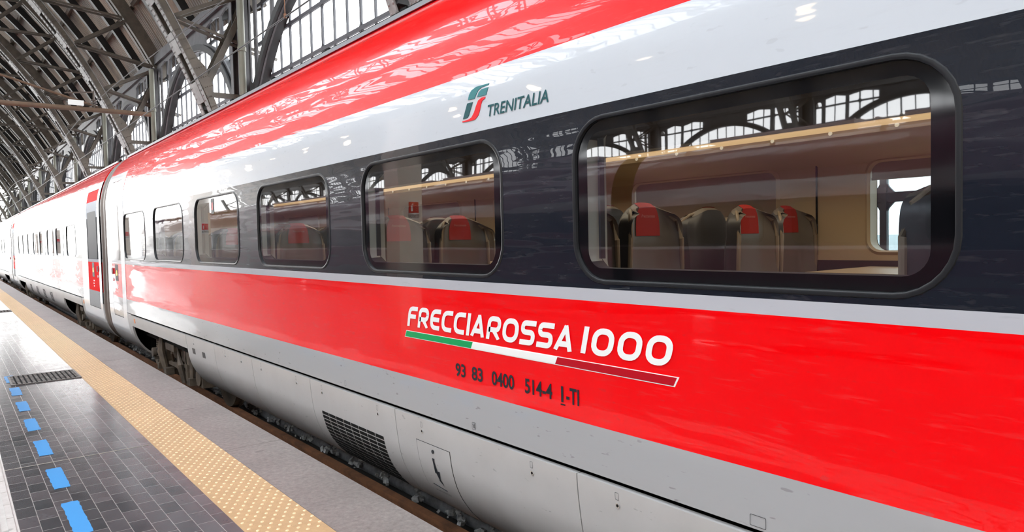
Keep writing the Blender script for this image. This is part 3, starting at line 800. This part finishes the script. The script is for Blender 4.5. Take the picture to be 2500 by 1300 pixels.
for i_, w in enumerate(WINA):
    zb = 2.045 if i_ == 1 else 1.79
    k = MB(); k.box((5.150, w, (zb + 2.16) / 2), (.006, 1.46, 2.16 - zb)); k.box((5.147, w, zb), (.014, 1.46, .018)); k.build('window_blind', M_BLIND, carA, orgA)
mb = MB(); mb.box((3.8, 2.55, .67), (2.66, 22.1, .04)); mb.build('cabin_floor', M_CARPET, carA, orgA)
mb = MB(); pr = [(2.47, 2.75), (2.8, 2.92), (3.4, 2.98), (4.2, 2.98), (4.8, 2.92), (5.13, 2.75), (5.13, 2.2)]
mb.grid([[(x, y, z) for x, z in pr] for y in (-8.5, 13.6)]); mb.build('cabin_ceiling', M_INDARK, carA, orgA, smooth=True)  # dark colour stands in for the shade of the upper cabin
mb = MB()
for y in (-8.5, 13.6): mb.box((3.8, y, 1.8), (2.66, .04, 2.3))
mb.build('cabin_bulkhead', M_CREAM, carA, orgA)
# far luggage rack: curved lit underside with downlights; near rack coloured dark to paint in its unlit underside
mb = MB(); pr = [(5.13, 2.16), (5.10, 2.20), (5.02, 2.235), (4.85, 2.255), (4.66, 2.275), (4.60, 2.30), (4.585, 2.335), (4.60, 2.37), (4.66, 2.385), (5.12, 2.36)]
mb.grid([[(x, y, z) for x, z in pr] for y in (-8.4, 13.5)]); rk = mb.build('luggage_rack', M_CREAM, carA, orgA, smooth=True)
for k in range(26):
    y = 1.55 + (k - 8) * .42
    d = MB(); d.tube([(4.586, y, 2.325), (4.579, y, 2.325)], .013, 12); d.build('downlight', M_LAMP, rk, orgA)
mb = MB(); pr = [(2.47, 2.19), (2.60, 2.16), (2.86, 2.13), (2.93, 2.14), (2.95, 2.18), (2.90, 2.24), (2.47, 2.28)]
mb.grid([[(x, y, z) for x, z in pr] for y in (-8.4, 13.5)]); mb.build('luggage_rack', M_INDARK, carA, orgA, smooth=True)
mb = MB()
for y in (2.78, 4.99, 7.19, 9.39, .58):
    mb.box((5.124, y, 1.87), (.008, .012, .72)); 
mb.build('panel_joint', M_BLACK, carA, orgA)
# curtain rail strip at the far edge of each near window
for w in WINA:
    k = MB(); k.box((2.40, w + .70, 1.86), (.03, .012, .56)); k.build('blind_guide', M_INDARK, carA, orgA)
area('cabin_lamp', (3.8, 3.0, 2.94), 1.0, 20, 92, (1, .80, .55))
area('rack_lamp', (4.50, 3.0, 2.60), .10, 20, 20, (1, .78, .50), (0, R_(-50), 0))

def make_seat():
    org = (0, 0, 0)
    root = bpy.data.objects.new('passenger_seat', None); C.objects.link(root); root.parent = carA
    W_ = .475; mb = MB(); nu, nv = 16, 22
    def fr(u, v, back):
        t_ = max(0., (v - .74) / .26); w = W_ * (1 - .10 * (1 - v)) * (1 - .34 * t_ ** 3.2); x = u * w / 2
        wing = (.085 * abs(u) ** 5) * (1.0 if v > .15 else v / .15)
        y = .0 + .20 * (1 - v) * .5 + wing - .03 * math.sin(v * PI) + (.04 if v > .72 else .04 * (v / .72) ** 3)
        if back: y -= .10 - .035 * v + .03 * abs(u) ** 3
        z = .42 + v * .76 - .05 * abs(u) ** 3 * t_ ** 1.5 - .012 * t_ ** 3
        return x, y, z
    f = [[fr(-1 + 2 * i / nu, j / nv, 0) for i in range(nu + 1)] for j in range(nv + 1)]
    bk = [[fr(-1 + 2 * i / nu, j / nv, 1) for i in range(nu + 1)] for j in range(nv + 1)]
    rows = []
    mb.grid(f, 0); mb.grid([r_[::-1] for r_ in bk], 1)
    mb.grid([[f[j][0], bk[j][0]] for j in range(nv + 1)], 1); mb.grid([[f[j][-1], bk[j][-1]] for j in range(nv + 1)], 1)
    top = f[nv] + bk[nv][::-1]; mid = [((a[0] + b[0]) / 2, (a[1] + b[1]) / 2, (a[2] + b[2]) / 2 + .018) for a, b in zip(f[nv], bk[nv])]
    n = nu + 1
    mb.grid([f[nv], mid, bk[nv]]); mb.grid([f[0], bk[0]])
    mb.build('backrest', [M_SEAT, M_SEATD], root, org, smooth=True)
    k = MB()
    for s_ in (-1, 1):
        k.tube([(s_ * .225, .10, .45), (s_ * .235, .115, .8), (s_ * .228, .118, .97), (s_ * .205, .095, 1.08), (s_ * .16, .055, 1.13), (s_ * .10, .01, 1.155)], [.012, .014, .015, .014, .012, .008], 8)
    k.build('side_bolster', M_SEATL, root, org, smooth=True)
    cl = MB()
    rws = [[(lambda p: (p[0], p[1] + .006, p[2]))(fr(u, v, 0)) for u in (-.46, -.2, 0, .2, .46)] for v in (.75, .8, .85, .9, .95, .995)]
    rws.append([(fr(u, 1, 0)[0], (fr(u, 1, 0)[1] + fr(u, 1, 1)[1]) / 2, fr(u, 1, 0)[2] + .024) for u in (-.46, -.2, 0, .2, .46)])
    cl.grid(rws); clo = cl.build('headrest_cloth', M_CLOTH, root, org, smooth=True)
    tx = MB(); vs, fs = text_mesh('Frecciarossa', .3); 
    tx.add([(.06 - .12 * u, fr(0, .88, 0)[1] + .012, 1.10 + .018 * v) for u, v in vs], fs)
    tx.build('cloth_lettering', M_CLOTHT, clo, org)
    k = MB(); k.v = []; k.grid([[(x, y, z) for x, z in ((-.22, .40), (-.22, .46), (-.15, .49), (.15, .49), (.22, .46), (.22, .40))] for y in (.02, .45, .50)]); k.build('seat_cushion', M_SEAT, root, org, smooth=True)
    k = MB(); k.box((.25, .22, .62), (.045, .38, .05)); k.box((.25, .04, .52), (.04, .06, .24)); k.build('armrest', M_SEATD, root, org)
    k = MB(); k.box((0, .2, .20), (.30, .30, .40)); k.build('seat_base', M_SEATD, root, org)
    return root
seat0 = make_seat(); first = True
for r in range(-2, 6):
    for (yb_, face) in ((2.90 + 2.0 * r, -1), ((3.18 if r >= 0 else 2.94) + 2.0 * r, 1)):
        if not (-3 < yb_ < 13.2): continue
        for x in (2.73, 3.30, 4.36, 4.88):
            o = seat0 if first else copy_tree(seat0, carA); first = False
            o.location = (x - XC, yb_ - 15.10, .69 + .55); o.rotation_euler = (0, 0, 0 if face > 0 else PI)
for r in range(-1, 5):                                   # tables in the facing bays
    yt = 2.04 + 2.0 * r
    for x in (3.0, 4.62):
        k = MB(); k.box((x, yt, 1.42), (.86, .62, .025)); k.box((x, yt, 1.05), (.06, .30, .72)); k.build('table', M_TABLE, carA, orgA)

# ------------------------------------------------------------------ station hall
VX, VZ = -13.89, -1.725
RI, RO = 21.31, 24.0
BAY = 11.55; YR0 = 10.5
def arc(a, r, y=0.): return (VX + r * math.cos(R_(a)), y, VZ + r * math.sin(R_(a)))
HW = .43
def make_frame():
    root = thing('steel_arch_rib', (7.3, 0, 0), 'x', 'arch rib'); org = (7.3, 0, 0)
    def chord(r0, r1, hw, a0, a1, step, solid):
        mb = MB(); n = int((a1 - a0) / step); A = [a0 + (a1 - a0) * i / n for i in range(n + 1)]
        for sy in (-1, 1):
            y1 = sy * hw; y0 = sy * (hw - .03)
            mb.grid([[arc(a, r0, y0), arc(a, r0, y1), arc(a, r1, y1), arc(a, r1, y0)] for a in A], 0, close=True)          # web plate
            y0 = sy * (hw - .22)
            mb.grid([[arc(a, r0 - .02, y0), arc(a, r0 - .02, y1 * 1.04), arc(a, r0 + .01, y1 * 1.04), arc(a, r0 + .01, y0)] for a in A], 1, close=True)   # flange
            mb.grid([[arc(a, r1 - .01, y0), arc(a, r1 - .01, y1 * 1.04), arc(a, r1 + .02, y1 * 1.04), arc(a, r1 + .02, y0)] for a in A], 1, close=True)
        return mb
    mb = chord(RI, RI + .20, HW, 4.6, 175.4, 1.0, 0)
    a = 6
    while a < 174:                                                                  # batten plates across the lattice
        mb.grid([[arc(q, RI - .03, -HW * .6), arc(q, RI - .03, HW * .6), arc(q, RI, HW * .6), arc(q, RI, -HW * .6)] for q in (a - .8, a + .8)], 1, close=True)
        a += 3.9
    a = 12.
    while a < 60:                                                                  # rivets
        for sy, rr_ in ((-1, RI + .045), (-1, RI + .155)):
            mb.dome(arc(a, rr_, sy * HW), .03, .022, (0, sy, 0), 5, 0)
        for yy in (-HW + .04, -HW + .18, HW - .04, HW - .18):
            p = arc(a, RI - .02, yy); mb.dome(p, .03, .022, (-math.cos(R_(a)), 0, -math.sin(R_(a))), 5, 1)
        a += .42
    mb.build('inner_chord', [M_RIB, M_LATT], root, org)
    mb = chord(RO - .2, RO + .25, .30, 26, 154, 1.2, 0); a = 28
    while a < 60:
        for rr_ in (RO - .12, RO + .17): mb.dome(arc(a, rr_, -.30), .025, .018, (0, -1, 0), 5, 0)
        a += .6
    mb.build('outer_chord', [M_RIB, M_RIB], root, org)
    # gusset plates at the knee
    for sy in (-1, 1):
        g = MB(); pts = [(12, .19), (19.4, .20), (20.9, .22), (21.3, .25), (21.8, .33), (23.2, .345), (23.9, .25), (24.6, .21), (30, .19), (30, .05), (21, .05), (12, .05)]
        P = [(VX + (RI + r) * math.cos(R_(q)), VZ + (RI + r) * math.sin(R_(q))) for q, r in pts]
        plate(g, P, [], lambda x, z: (x, sy * (HW + .005) - (.02 if sy < 0 else 0), z), .02, (0, 1, 0))
        for i in range(5):
            for j in range(16): g.dome(arc(15.0 + j * .75, RI + .04 + i * (.068 if 21.4 < 15 + j * .75 < 23.6 else .033), sy * (HW + .027)), .022, .016, (0, sy, 0), 5)
        g.build('gusset_plate', M_RIB, root, org)
    # posts and diagonals
    def member(a0, r0, a1, r1, w=.11, sep=.24, name='web_post'):
        k = MB()
        for sy in (-1, 1): k.bar(arc(a0, r0, sy * sep), arc(a1, r1, sy * sep), w, .05)
        k.build(name, M_RIB, root, org)
    nodes = [22.1 + 5.2 * i for i in range(12)]
    member(22.1, RI + .3, 26.8, RO - .2, .17, .30)
    for i, a in enumerate(nodes[1:], 1):
        member(a, RI + .3, a, RO - .15)
        if i: member(a, RI + .3, a - 5.0, RO - .1, .08, .18, 'web_diagonal')
    k = MB()
    for i in range(13):
        a = 95 + 5.2 * i
        if a > 155: break
        for sy in (-.2, .2): k.bar(arc(a, RI + .3, sy), arc(a, RO - .1, sy), .1, .05); k.bar(arc(a, RI + .3, sy), arc(a + 5, RO - .1, sy), .08, .05)
    k.build('web_lattice', M_RIB, root, org)
    # horizontal ties at the knee
    for z in (6.05, 5.72):
        k = MB(); k.bar((6.10, -.28 if z > 6 else .2, z), (7.10, -.28 if z > 6 else .2, z), .14 if z > 6 else .10, .12, 0, (0, 1, 0)); k.build('tie_bar', M_RIB if z > 6 else M_IRON, root, org)
    for sx in (1, -1):
        X = lambda x: x if sx > 0 else 2 * VX - x
        k = MB()
        for y in (-.42, .42): k.box((X(7.15), y, 4.6), (.24, .05, 9.2), 0); k.box((X(7.03), y * .85, 4.6), (.03, .24, 9.2), 0)
        k.box((X(7.26), 0, 4.6), (.03, .84, 9.2), 1)
        k.build('column', [M_PIER, M_IRON], root, org)
    k = MB(); k.tube([(7.02, -.60, 0), (7.02, -.60, 5.8), (7.02, -.60, 9.1)], .10, 14)
    for z in (5.9, 7.4): k.tube([(7.02, -.60, z - .06), (7.02, -.60, z + .06)], .125, 14)
    k.build('drainpipe', M_PIPE, root, org, smooth=True)
    return root
RIBY = [YR0 + BAY * i for i in range(-2, 11)]
frame0 = make_frame()
ORD = ['first', 'second', 'third', 'fourth', 'fifth', 'sixth', 'seventh', 'eighth', 'ninth', 'tenth', 'eleventh', 'twelfth', 'thirteenth', 'fourteenth', 'fifteenth', 'sixteenth', 'seventeenth', 'eighteenth']
for i, y in enumerate(RIBY):
    o = frame0 if i == 0 else copy_tree(frame0)
    o.location = (7.3, y, 0); o['group'] = 'riveted arch ribs of the hall'
    if i < 2: o['label'] = 'riveted steel arch rib standing behind the camera, out of view'
    else: o['label'] = f'riveted steel arch rib, {ORD[i - 2]} along the train counted from the near end'

def make_bay():
    """spandrel wall with its arch, at a bay centred on y = 0 (right side)"""
    objs = []
    n = 40; RA = 5.70; zc = 2.95
    archp = [((RA - .02) * math.cos(PI * i / n), zc + (RA - .02) * math.sin(PI * i / n)) for i in range(n + 1)]
    slots = []
    for sx in (-1, 1):
        slots.append(rrect(sx * 5.12, 7.75, .19, 1.35, .19, 6))
        zf = lambda d: zc + math.sqrt((RA + .30) ** 2 - d * d)
        for d0, d1 in ((4.72, 3.55), (3.35, 1.75)):
            p = [(sx * d0, zf(d0)), (sx * d0, 9.15), (sx * (d0 + d1) / 2, 9.28), (sx * d1, 9.15)] + [(sx * (d1 + (d0 - d1) * t), zf(d1 + (d0 - d1) * t)) for t in (0, .25, .5, .75)]
            slots.append(p)
    small = [rrect(d, 9.45, .16, .07, .06, 4) for d in (-4.1, -3.5, -2.9, -2.3, 2.3, 2.9, 3.5, 4.1, -1.0, -.4, .4, 1.0)]
    archp = [p for p in archp if abs(p[0]) < 5.40]
    outer = [(-5.44, archp[-1][1] - .3)] + archp[::-1] + [(5.44, archp[0][1] - .3), (5.44, 9.75), (-5.44, 9.75)]
    slots[0] = rrect(-5.12, 7.75, .17, 1.30, .17, 6); slots[3] = rrect(5.12, 7.75, .17, 1.30, .17, 6)
    w = MB(); plate(w, outer, slots + small, lambda y, z: (7.30, y, z), .05, (1, 0, 0)); 
    return w, archp, RA, zc
wb, archp, RA, ZC = make_bay()
def bay_objects(yc, side, idx):
    MX = (lambda v: v) if side > 0 else (lambda v: [(2 * VX - x, y, z) for x, y, z in v])
    def bl(mb, name, mats, par=None, smooth=False):
        mb.v = MX(mb.v); o = mb.build(name, mats, par, smooth=smooth); return o
    key = side
    if key not in CACHE:
        w = MB(); w.v = list(wb.v); w.f = wb.f; w.m = wb.m
        wall = bl(w, 'wall_right' if side > 0 else 'wall_left', M_PIER); wall['kind'] = 'structure'
        ring = MB()
        loops = []
        for (r, x) in ((RA - .0, 7.20), (RA + .22, 7.20), (RA + .22, 7.58), (RA, 7.58)):
            loops.append([(x, max(-5.44, min(5.44, r * math.cos(PI * i / 40))), ZC + r * math.sin(PI * i / 40)) for i in range(3, 38)])
        ring.grid(loops + [loops[0]])
        for sy in (-1, 1): ring.box((7.39, sy * 5.36, 2.2), (.38, .15, 4.4))
        rg = bl(ring, 'trim_2', M_IRON, smooth=False); rg['kind'] = 'structure'; rg['label'] = 'dark iron arch around the hall window'
        # glazing
        win = MB(); bars = MB()
        ys = [-.027 + .703 * k - 1.303 - .703 * 7 for k in range(20)]
        def top(y): return 9.5
        ks = [k for k in range(20) if abs(ys[k]) < 5.4]
        for k in ks:
            bars.bar((7.60, ys[k], .9), (7.60, ys[k], top(ys[k])), .05 if (k - 7) % 3 else .07, .05, 0, (1, 0, 0))
        for zt in (2.02, 3.15, 4.28, 5.41, 6.54, 7.67, 8.8):
            yy = 5.44
            bars.bar((7.60, -yy, zt), (7.60, yy, zt), .06, .10, 0, (0, 0, 1))
            for k in ks:
                if (k - 7) % 3 == 0 and abs(ys[k]) < yy - .3:
                    st = []
                    for q in range(4):
                        c0 = [(0, .26), (.24, 0), (0, -.26), (-.24, 0)][q]; c1 = [(.24, 0), (0, -.26), (-.24, 0), (0, .26)][q]
                        for t in range(5):
                            u = t / 5; px = (1 - u) ** 2 * c0[0] + 2 * u * (1 - u) * (.03 if c0[0] + c1[0] > 0 else -.03) + u * u * c1[0]
                            pz = (1 - u) ** 2 * c0[1] + 2 * u * (1 - u) * (.03 if c0[1] + c1[1] > 0 else -.03) + u * u * c1[1]; st.append((px, pz))
                    plate(bars, st, [], lambda a, b, y_=ys[k], z_=zt: (7.585, y_ + a, z_ + b), .03, (1, 0, 0))
        gp = [(-5.45, .9), (5.45, .9), (5.45, 9.5), (-5.45, 9.5)]
        win.add([(7.62, y, z) for y, z in gp], [list(range(len(gp)))])
        wo = bl(win, 'window_1', M_PANE); wo['kind'] = 'structure'
        bo = bl(bars, 'window_frame', M_MULL, wo)
        sill = MB(); sill.box((7.6, 0, .45), (.3, 10.9, .9)); so = bl(sill, 'window_sill', M_WALL, wo)
        CACHE[key] = (wall, rg, wo)
        for o in (wall, rg, wo): o.location = (0, yc, 0)
        wo.name = f'window_{idx}'; return
    for o in CACHE[key]:
        c_ = copy_tree(o); c_.location = (0, yc, 0)
        if o.name.startswith('window'): c_.name = f'window_{idx}'
CACHE = {}
wi = 1
for i in range(len(RIBY) - 1):
    yc = (RIBY[i] + RIBY[i + 1]) / 2
    bay_objects(yc, 1, wi); wi += 1
    bay_objects(yc, -1, wi); wi += 1
    # roof shell of this bay
    mb = MB(); y0, y1 = RIBY[i], RIBY[i + 1]
    rs = RO + .64
    for a0_, a1_ in ((27, 60), (74, 84), (96, 106), (120, 153)):
        n_ = round((a1_ - a0_) / 1.5); A = [a0_ + (a1_ - a0_) * k / n_ for k in range(n_ + 1)]
        mb.grid([[arc(a, rs, y0), arc(a, rs, y1)] for a in A])
    mb.build('ceiling', M_ROOF, origin=(0, yc, 0)).__setitem__('kind', 'structure')
    mb = MB()
    for a0_, a1_ in ((60, 74), (84, 96), (106, 120)):
        A = [a0_ + 2 * k for k in range((a1_ - a0_) // 2 + 1)]; mb.grid([[arc(a, rs, y0), arc(a, rs, y1)] for a in A])
    o = mb.build('ceiling', M_PANE, origin=(0, yc, 0)); o['kind'] = 'structure'; o['label'] = 'glazed crown of the vault'
    mb = MB()
    for k in range(1, 8):
        y = y0 + BAY * k / 8; mb.grid([[arc(a, rs - .12, y - .05), arc(a, rs - .12, y + .05), arc(a, rs, y + .05), arc(a, rs, y - .05)] for a in [54 + 4 * q for q in range(19)]], close=True)
    for a in (54, 66, 78, 90, 102, 114, 126): mb.bar(arc(a, rs - .15, y0), arc(a, rs - .15, y1), .15, .25)
    o = mb.build('skylight_frame', M_IRON, o, origin=(0, yc, 0))
# purlins and rafters of the visible right haunch
pm = MB(); pm.bar((0, -BAY / 2 + .33, 0), (0, BAY / 2 - .33, 0), .24, .12, 0, (0, 0, 1))
for q in (-1, 1): pm.bar((0, -BAY / 2 + .33, q * .07), (0, BAY / 2 - .33, q * .06), .26, .02, 0, (0, 0, 1))
pur0 = pm.build('purlin', M_RIB, origin=(0, 0, 0)); fp = True
rf = MB(); A = [27 + 1.5 * k for k in range(19)]
rf.grid([[arc(a, RO + .02, -.14), arc(a, RO + .02, .14), arc(a, RO + .32, .10), arc(a, RO + .32, -.10)] for a in A], close=True)
raf0 = rf.build('rafter', M_IRON, origin=arc(27, RO)); fr_ = True
for i in range(1, len(RIBY) - 1):
    yc = (RIBY[i] + RIBY[i + 1]) / 2
    for a in (28.5, 33.5, 38.5, 43.5, 48.5, 53.0):
        o = pur0 if fp else pur0.copy()
        if not fp: C.objects.link(o)
        fp = False; o.location = arc(a, RO + .465, yc); o.rotation_euler = (0, R_(-a) , 0)
        tag(o, 'riveted roof purlin spanning between two arch ribs under the brown roofing', 'purlin', 'roof purlins')
    for dy in (-BAY / 4, 0, BAY / 4):
        o = raf0 if fr_ else raf0.copy()
        if not fr_: C.objects.link(o)
        fr_ = False; p = arc(27, RO); o.location = (p[0], yc + dy, p[2]); tag(o, 'curved dark rafter under the corrugated roofing between two arch ribs', 'rafter', 'roof rafters')
# longitudinal beams near the wall head and back wall
for nm, x, z, d, mm in (('trim_3', 7.35, 9.55, (.3, 149, .35), M_PIER), ('trim_4', 2 * VX - 7.35, 9.55, (.3, 149, .35), M_PIER)):
    mb = MB(); mb.box((x, 51.5, z), d); mb.build(nm, mm).__setitem__('kind', 'structure')
mb = MB(); mb.box((VX, -25, 11.5), (46, .5, 24)); mb.build('wall_back', M_WALL).__setitem__('kind', 'structure')

# ------------------------------------------------------------------ overhead line
mb = MB(); mb.tube([(-6.2, 25.8, 6.0), (5.42, 25.8, 6.0)], .075, 14)
cb = thing('catenary_crossbeam', (-.4, 25.8, 6.0), 'brown steel tube crossing above the tracks, carrying the wires', 'crossbeam')
mb.build('beam', M_BEAMB, cb, (-.4, 25.8, 6.0), smooth=True)
mb = MB(); mb.tube([(-6.2, 25.8, 8.6), (-2.0, 25.8, 7.8), (3.9, 25.8, 6.1)], .035, 8); mb.build('stay_tube', M_BEAMB, cb, (-.4, 25.8, 6.0), smooth=True)
mb = MB()
for z in (6.12, 6.20, 6.28): mb.tube([(3.8, 25.8, z), (3.8, 25.8, z + .03)], .09, 12)
mb.tube([(3.8, 25.8, 6.05), (3.8, 25.8, 6.6)], .03, 8); mb.bar((3.8, 25.8, 6.55), (3.0, 25.6, 6.42), .04, .04)
mb.build('insulator', M_BELLOWS, cb, (-.4, 25.8, 6.0), smooth=True)
mb = MB(); mb.box((3.3, 25.72, 6.17), (.42, .03, .16)); mb.build('sign_plate', M_TXTW, cb, (-.4, 25.8, 6.0))
def wire(name, pts, r, label):
    mb = MB(); mb.tube(pts, r, 6); o = mb.build(name, M_WIRE, origin=pts[0], smooth=True); tag(o, label, 'wire')
wire('contact_wire', [(3.8, -10, 4.84), (3.8, 26, 4.80), (3.8, 70, 4.84)], .012, 'lower overhead contact wire running above the train')
wire('messenger_wire', [(3.8, -10 + 3 * k, 6.35 - .5 * math.sin(PI * ((-10 + 3 * k + 10) % 36) / 36) ** 2 - .15) for k in range(28)], .010, 'upper overhead wire above the contact wire')
mb = MB(); mb.tube([(3.8, 9.75, 4.84), (3.8, 9.78, 5.85)], .006, 5); mb.tube([(3.8, 9.75, 4.80), (3.8, 9.75, 4.86)], .02, 6)
tag(mb.build('wire_dropper', M_RUST, origin=(3.8, 9.75, 4.84)), 'thin rusty dropper hanging between the overhead wires', 'dropper')

# ------------------------------------------------------------------ platform pillars (seen mirrored in the train)
def make_pillar():
    root = thing('platform_pillar', (-1.0, 9.95, 0), 'x', 'pillar'); org = (-1.0, 9.95, 0)
    k = MB(); k.box((-1.0, 9.95, 2.05), (.42, .42, 4.1)); k.box((-1.0, 9.95, .15), (.52, .52, .3)); k.box((-1.0, 9.95, 4.05), (.55, .55, .12)); k.build('shaft', M_PILLAR, root, org)
    return root
p0 = make_pillar(); p0['label'] = 'cream pillar with red fire extinguisher sign, mirrored in the second window'; p0['group'] = 'cream platform pillars'
sg = MB(); ox, oy = -1.045, 9.735
sg.box((ox, oy, 2.15), (.215, .008, .30), 0)
sg.box((ox, oy - .005, 2.20), (.185, .004, .175), 1)
sg.build('sign_board', [M_TXTW, M_REDV], p0, (-1.0, 9.95, 0))
k = MB()
k.tube([(ox + .035, oy - .008, 2.135), (ox + .035, oy - .008, 2.225)], .018, 10); k.tube([(ox + .035, oy - .009, 2.225), (ox + .015, oy - .009, 2.265), (ox - .005, oy - .009, 2.235)], .006, 6)
for q in range(3): k.bar((ox - .07, oy - .008, 2.14 + q * .035), (ox - .03, oy - .008, 2.16 + q * .035), .005, .010)
k.build('sign_symbol', M_TXTW, p0, (-1.0, 9.95, 0))
k = MB(); vs, fs = text_mesh('ESTINTORE', 0, .02); k.add([(ox - .098 + .196 * u, oy - .006, 2.025 + .06 * v) for u, v in vs], fs); k.build('sign_lettering', M_TXTK, p0, (-1.0, 9.95, 0))
for i in range(1, 6):
    c_ = copy_tree(p0); c_.location = (-1.0, 9.95 + BAY * i, 0); c_['label'] = f'cream platform pillar, {ORD[i]} along the platform, mirrored in the train side'

# warm lamps on a rail between the pillars (their glints show on the white band)
mb = MB(); mb.box((-1.0, 31.0, 3.94), (.10, 66, .08)); tag(mb.build('lamp_rail', M_IRON, origin=(-1.0, 31, 3.94)), 'dark rail running along the cream pillars, carrying the warm lamps', 'rail')
def make_lamp():
    root = thing('platform_lamp', (-1.0, 3.2, 3.90), 'small warm lamp hanging under the dark rail, its glint mirrored in the white band', 'lamp', 'warm lamps under the rail'); org = (-1.0, 3.2, 3.90)
    k = MB(); k.tube([(-1, 3.2, 3.90), (-1, 3.2, 3.83)], .015, 8); k.tube([(-1, 3.2, 3.84), (-1, 3.2, 3.80), (-1, 3.2, 3.76)], [.03, .10, .13], 14); k.build('lamp_shade', M_IRON, root, org, smooth=True)
    k = MB(); k.tube([(-1, 3.2, 3.765), (-1, 3.2, 3.73), (-1, 3.2, 3.69), (-1, 3.2, 3.67)], [.06, .085, .06, .02], 14); k.build('lamp_bulb', M_BULB, root, org, smooth=True)
    return root
M_BULB = mat('warm_glowing_bulb', (1, .9, .75), .4, emit=(1, .72, .42), estr=9)
lp0 = make_lamp()
for k in range(1, 16):
    c_ = copy_tree(lp0); c_.location = (-1.0, 3.2 + 1.78 * k, 3.90)

# ------------------------------------------------------------------ train standing across the platform (seen in reflections)
def other_train():
    cx = -8.5
    for j in range(3):
        y0 = -14 + j * 25.2
        root = thing('train_car', (cx, y0, -.55), 'dark red car of the train across the platform, seen mirrored in the windows', 'train car', 'cars of the mirrored train'); org = (cx, y0, -.55)
        pr = [(x - XC + cx, z) for x, z in smooth_prof(.2, 3.54)]; full = pr + [(2 * cx - x, z) for x, z in pr[::-1]]
        b = MB(); b.grid([[(x, y, z) for x, z in full] for y in (y0, y0 + 24.6)]); b.build('body_shell', M_OTHER, root, org, smooth=True)
        k = MB()
        for q in range(10): 
            pts = rrect(y0 + 2.4 + q * 2.2, 1.85, .83, .36, .15); k.add([(cx + 1.46 + .004, a, c) for a, c in pts], [list(range(len(pts)))])
        k.build('window_band', M_FRIT, root, org)
        k = MB()
        for q in range(6): k.box((cx, y0 + 2.5 + q * 3.8, 3.56), (1.7, 3.0, .10))
        for q in range(12): k.box((cx + .9, y0 + 1.5 + q * 2, 3.48), (.5, .05, .09))
        k.build('roof_equipment', M_OTHER2, root, org)
M_OTHER = livery('dark_red_livery', red=(.20, .085, .12), white=(.40, .36, .38), band=(.02, .02, .03), silver=(.22, .21, .22), light=(.42, .38, .40), roofz=3.45)
M_OTHER2 = mat('roof_fairing_maroon', (.24, .16, .20), .25)
other_train()
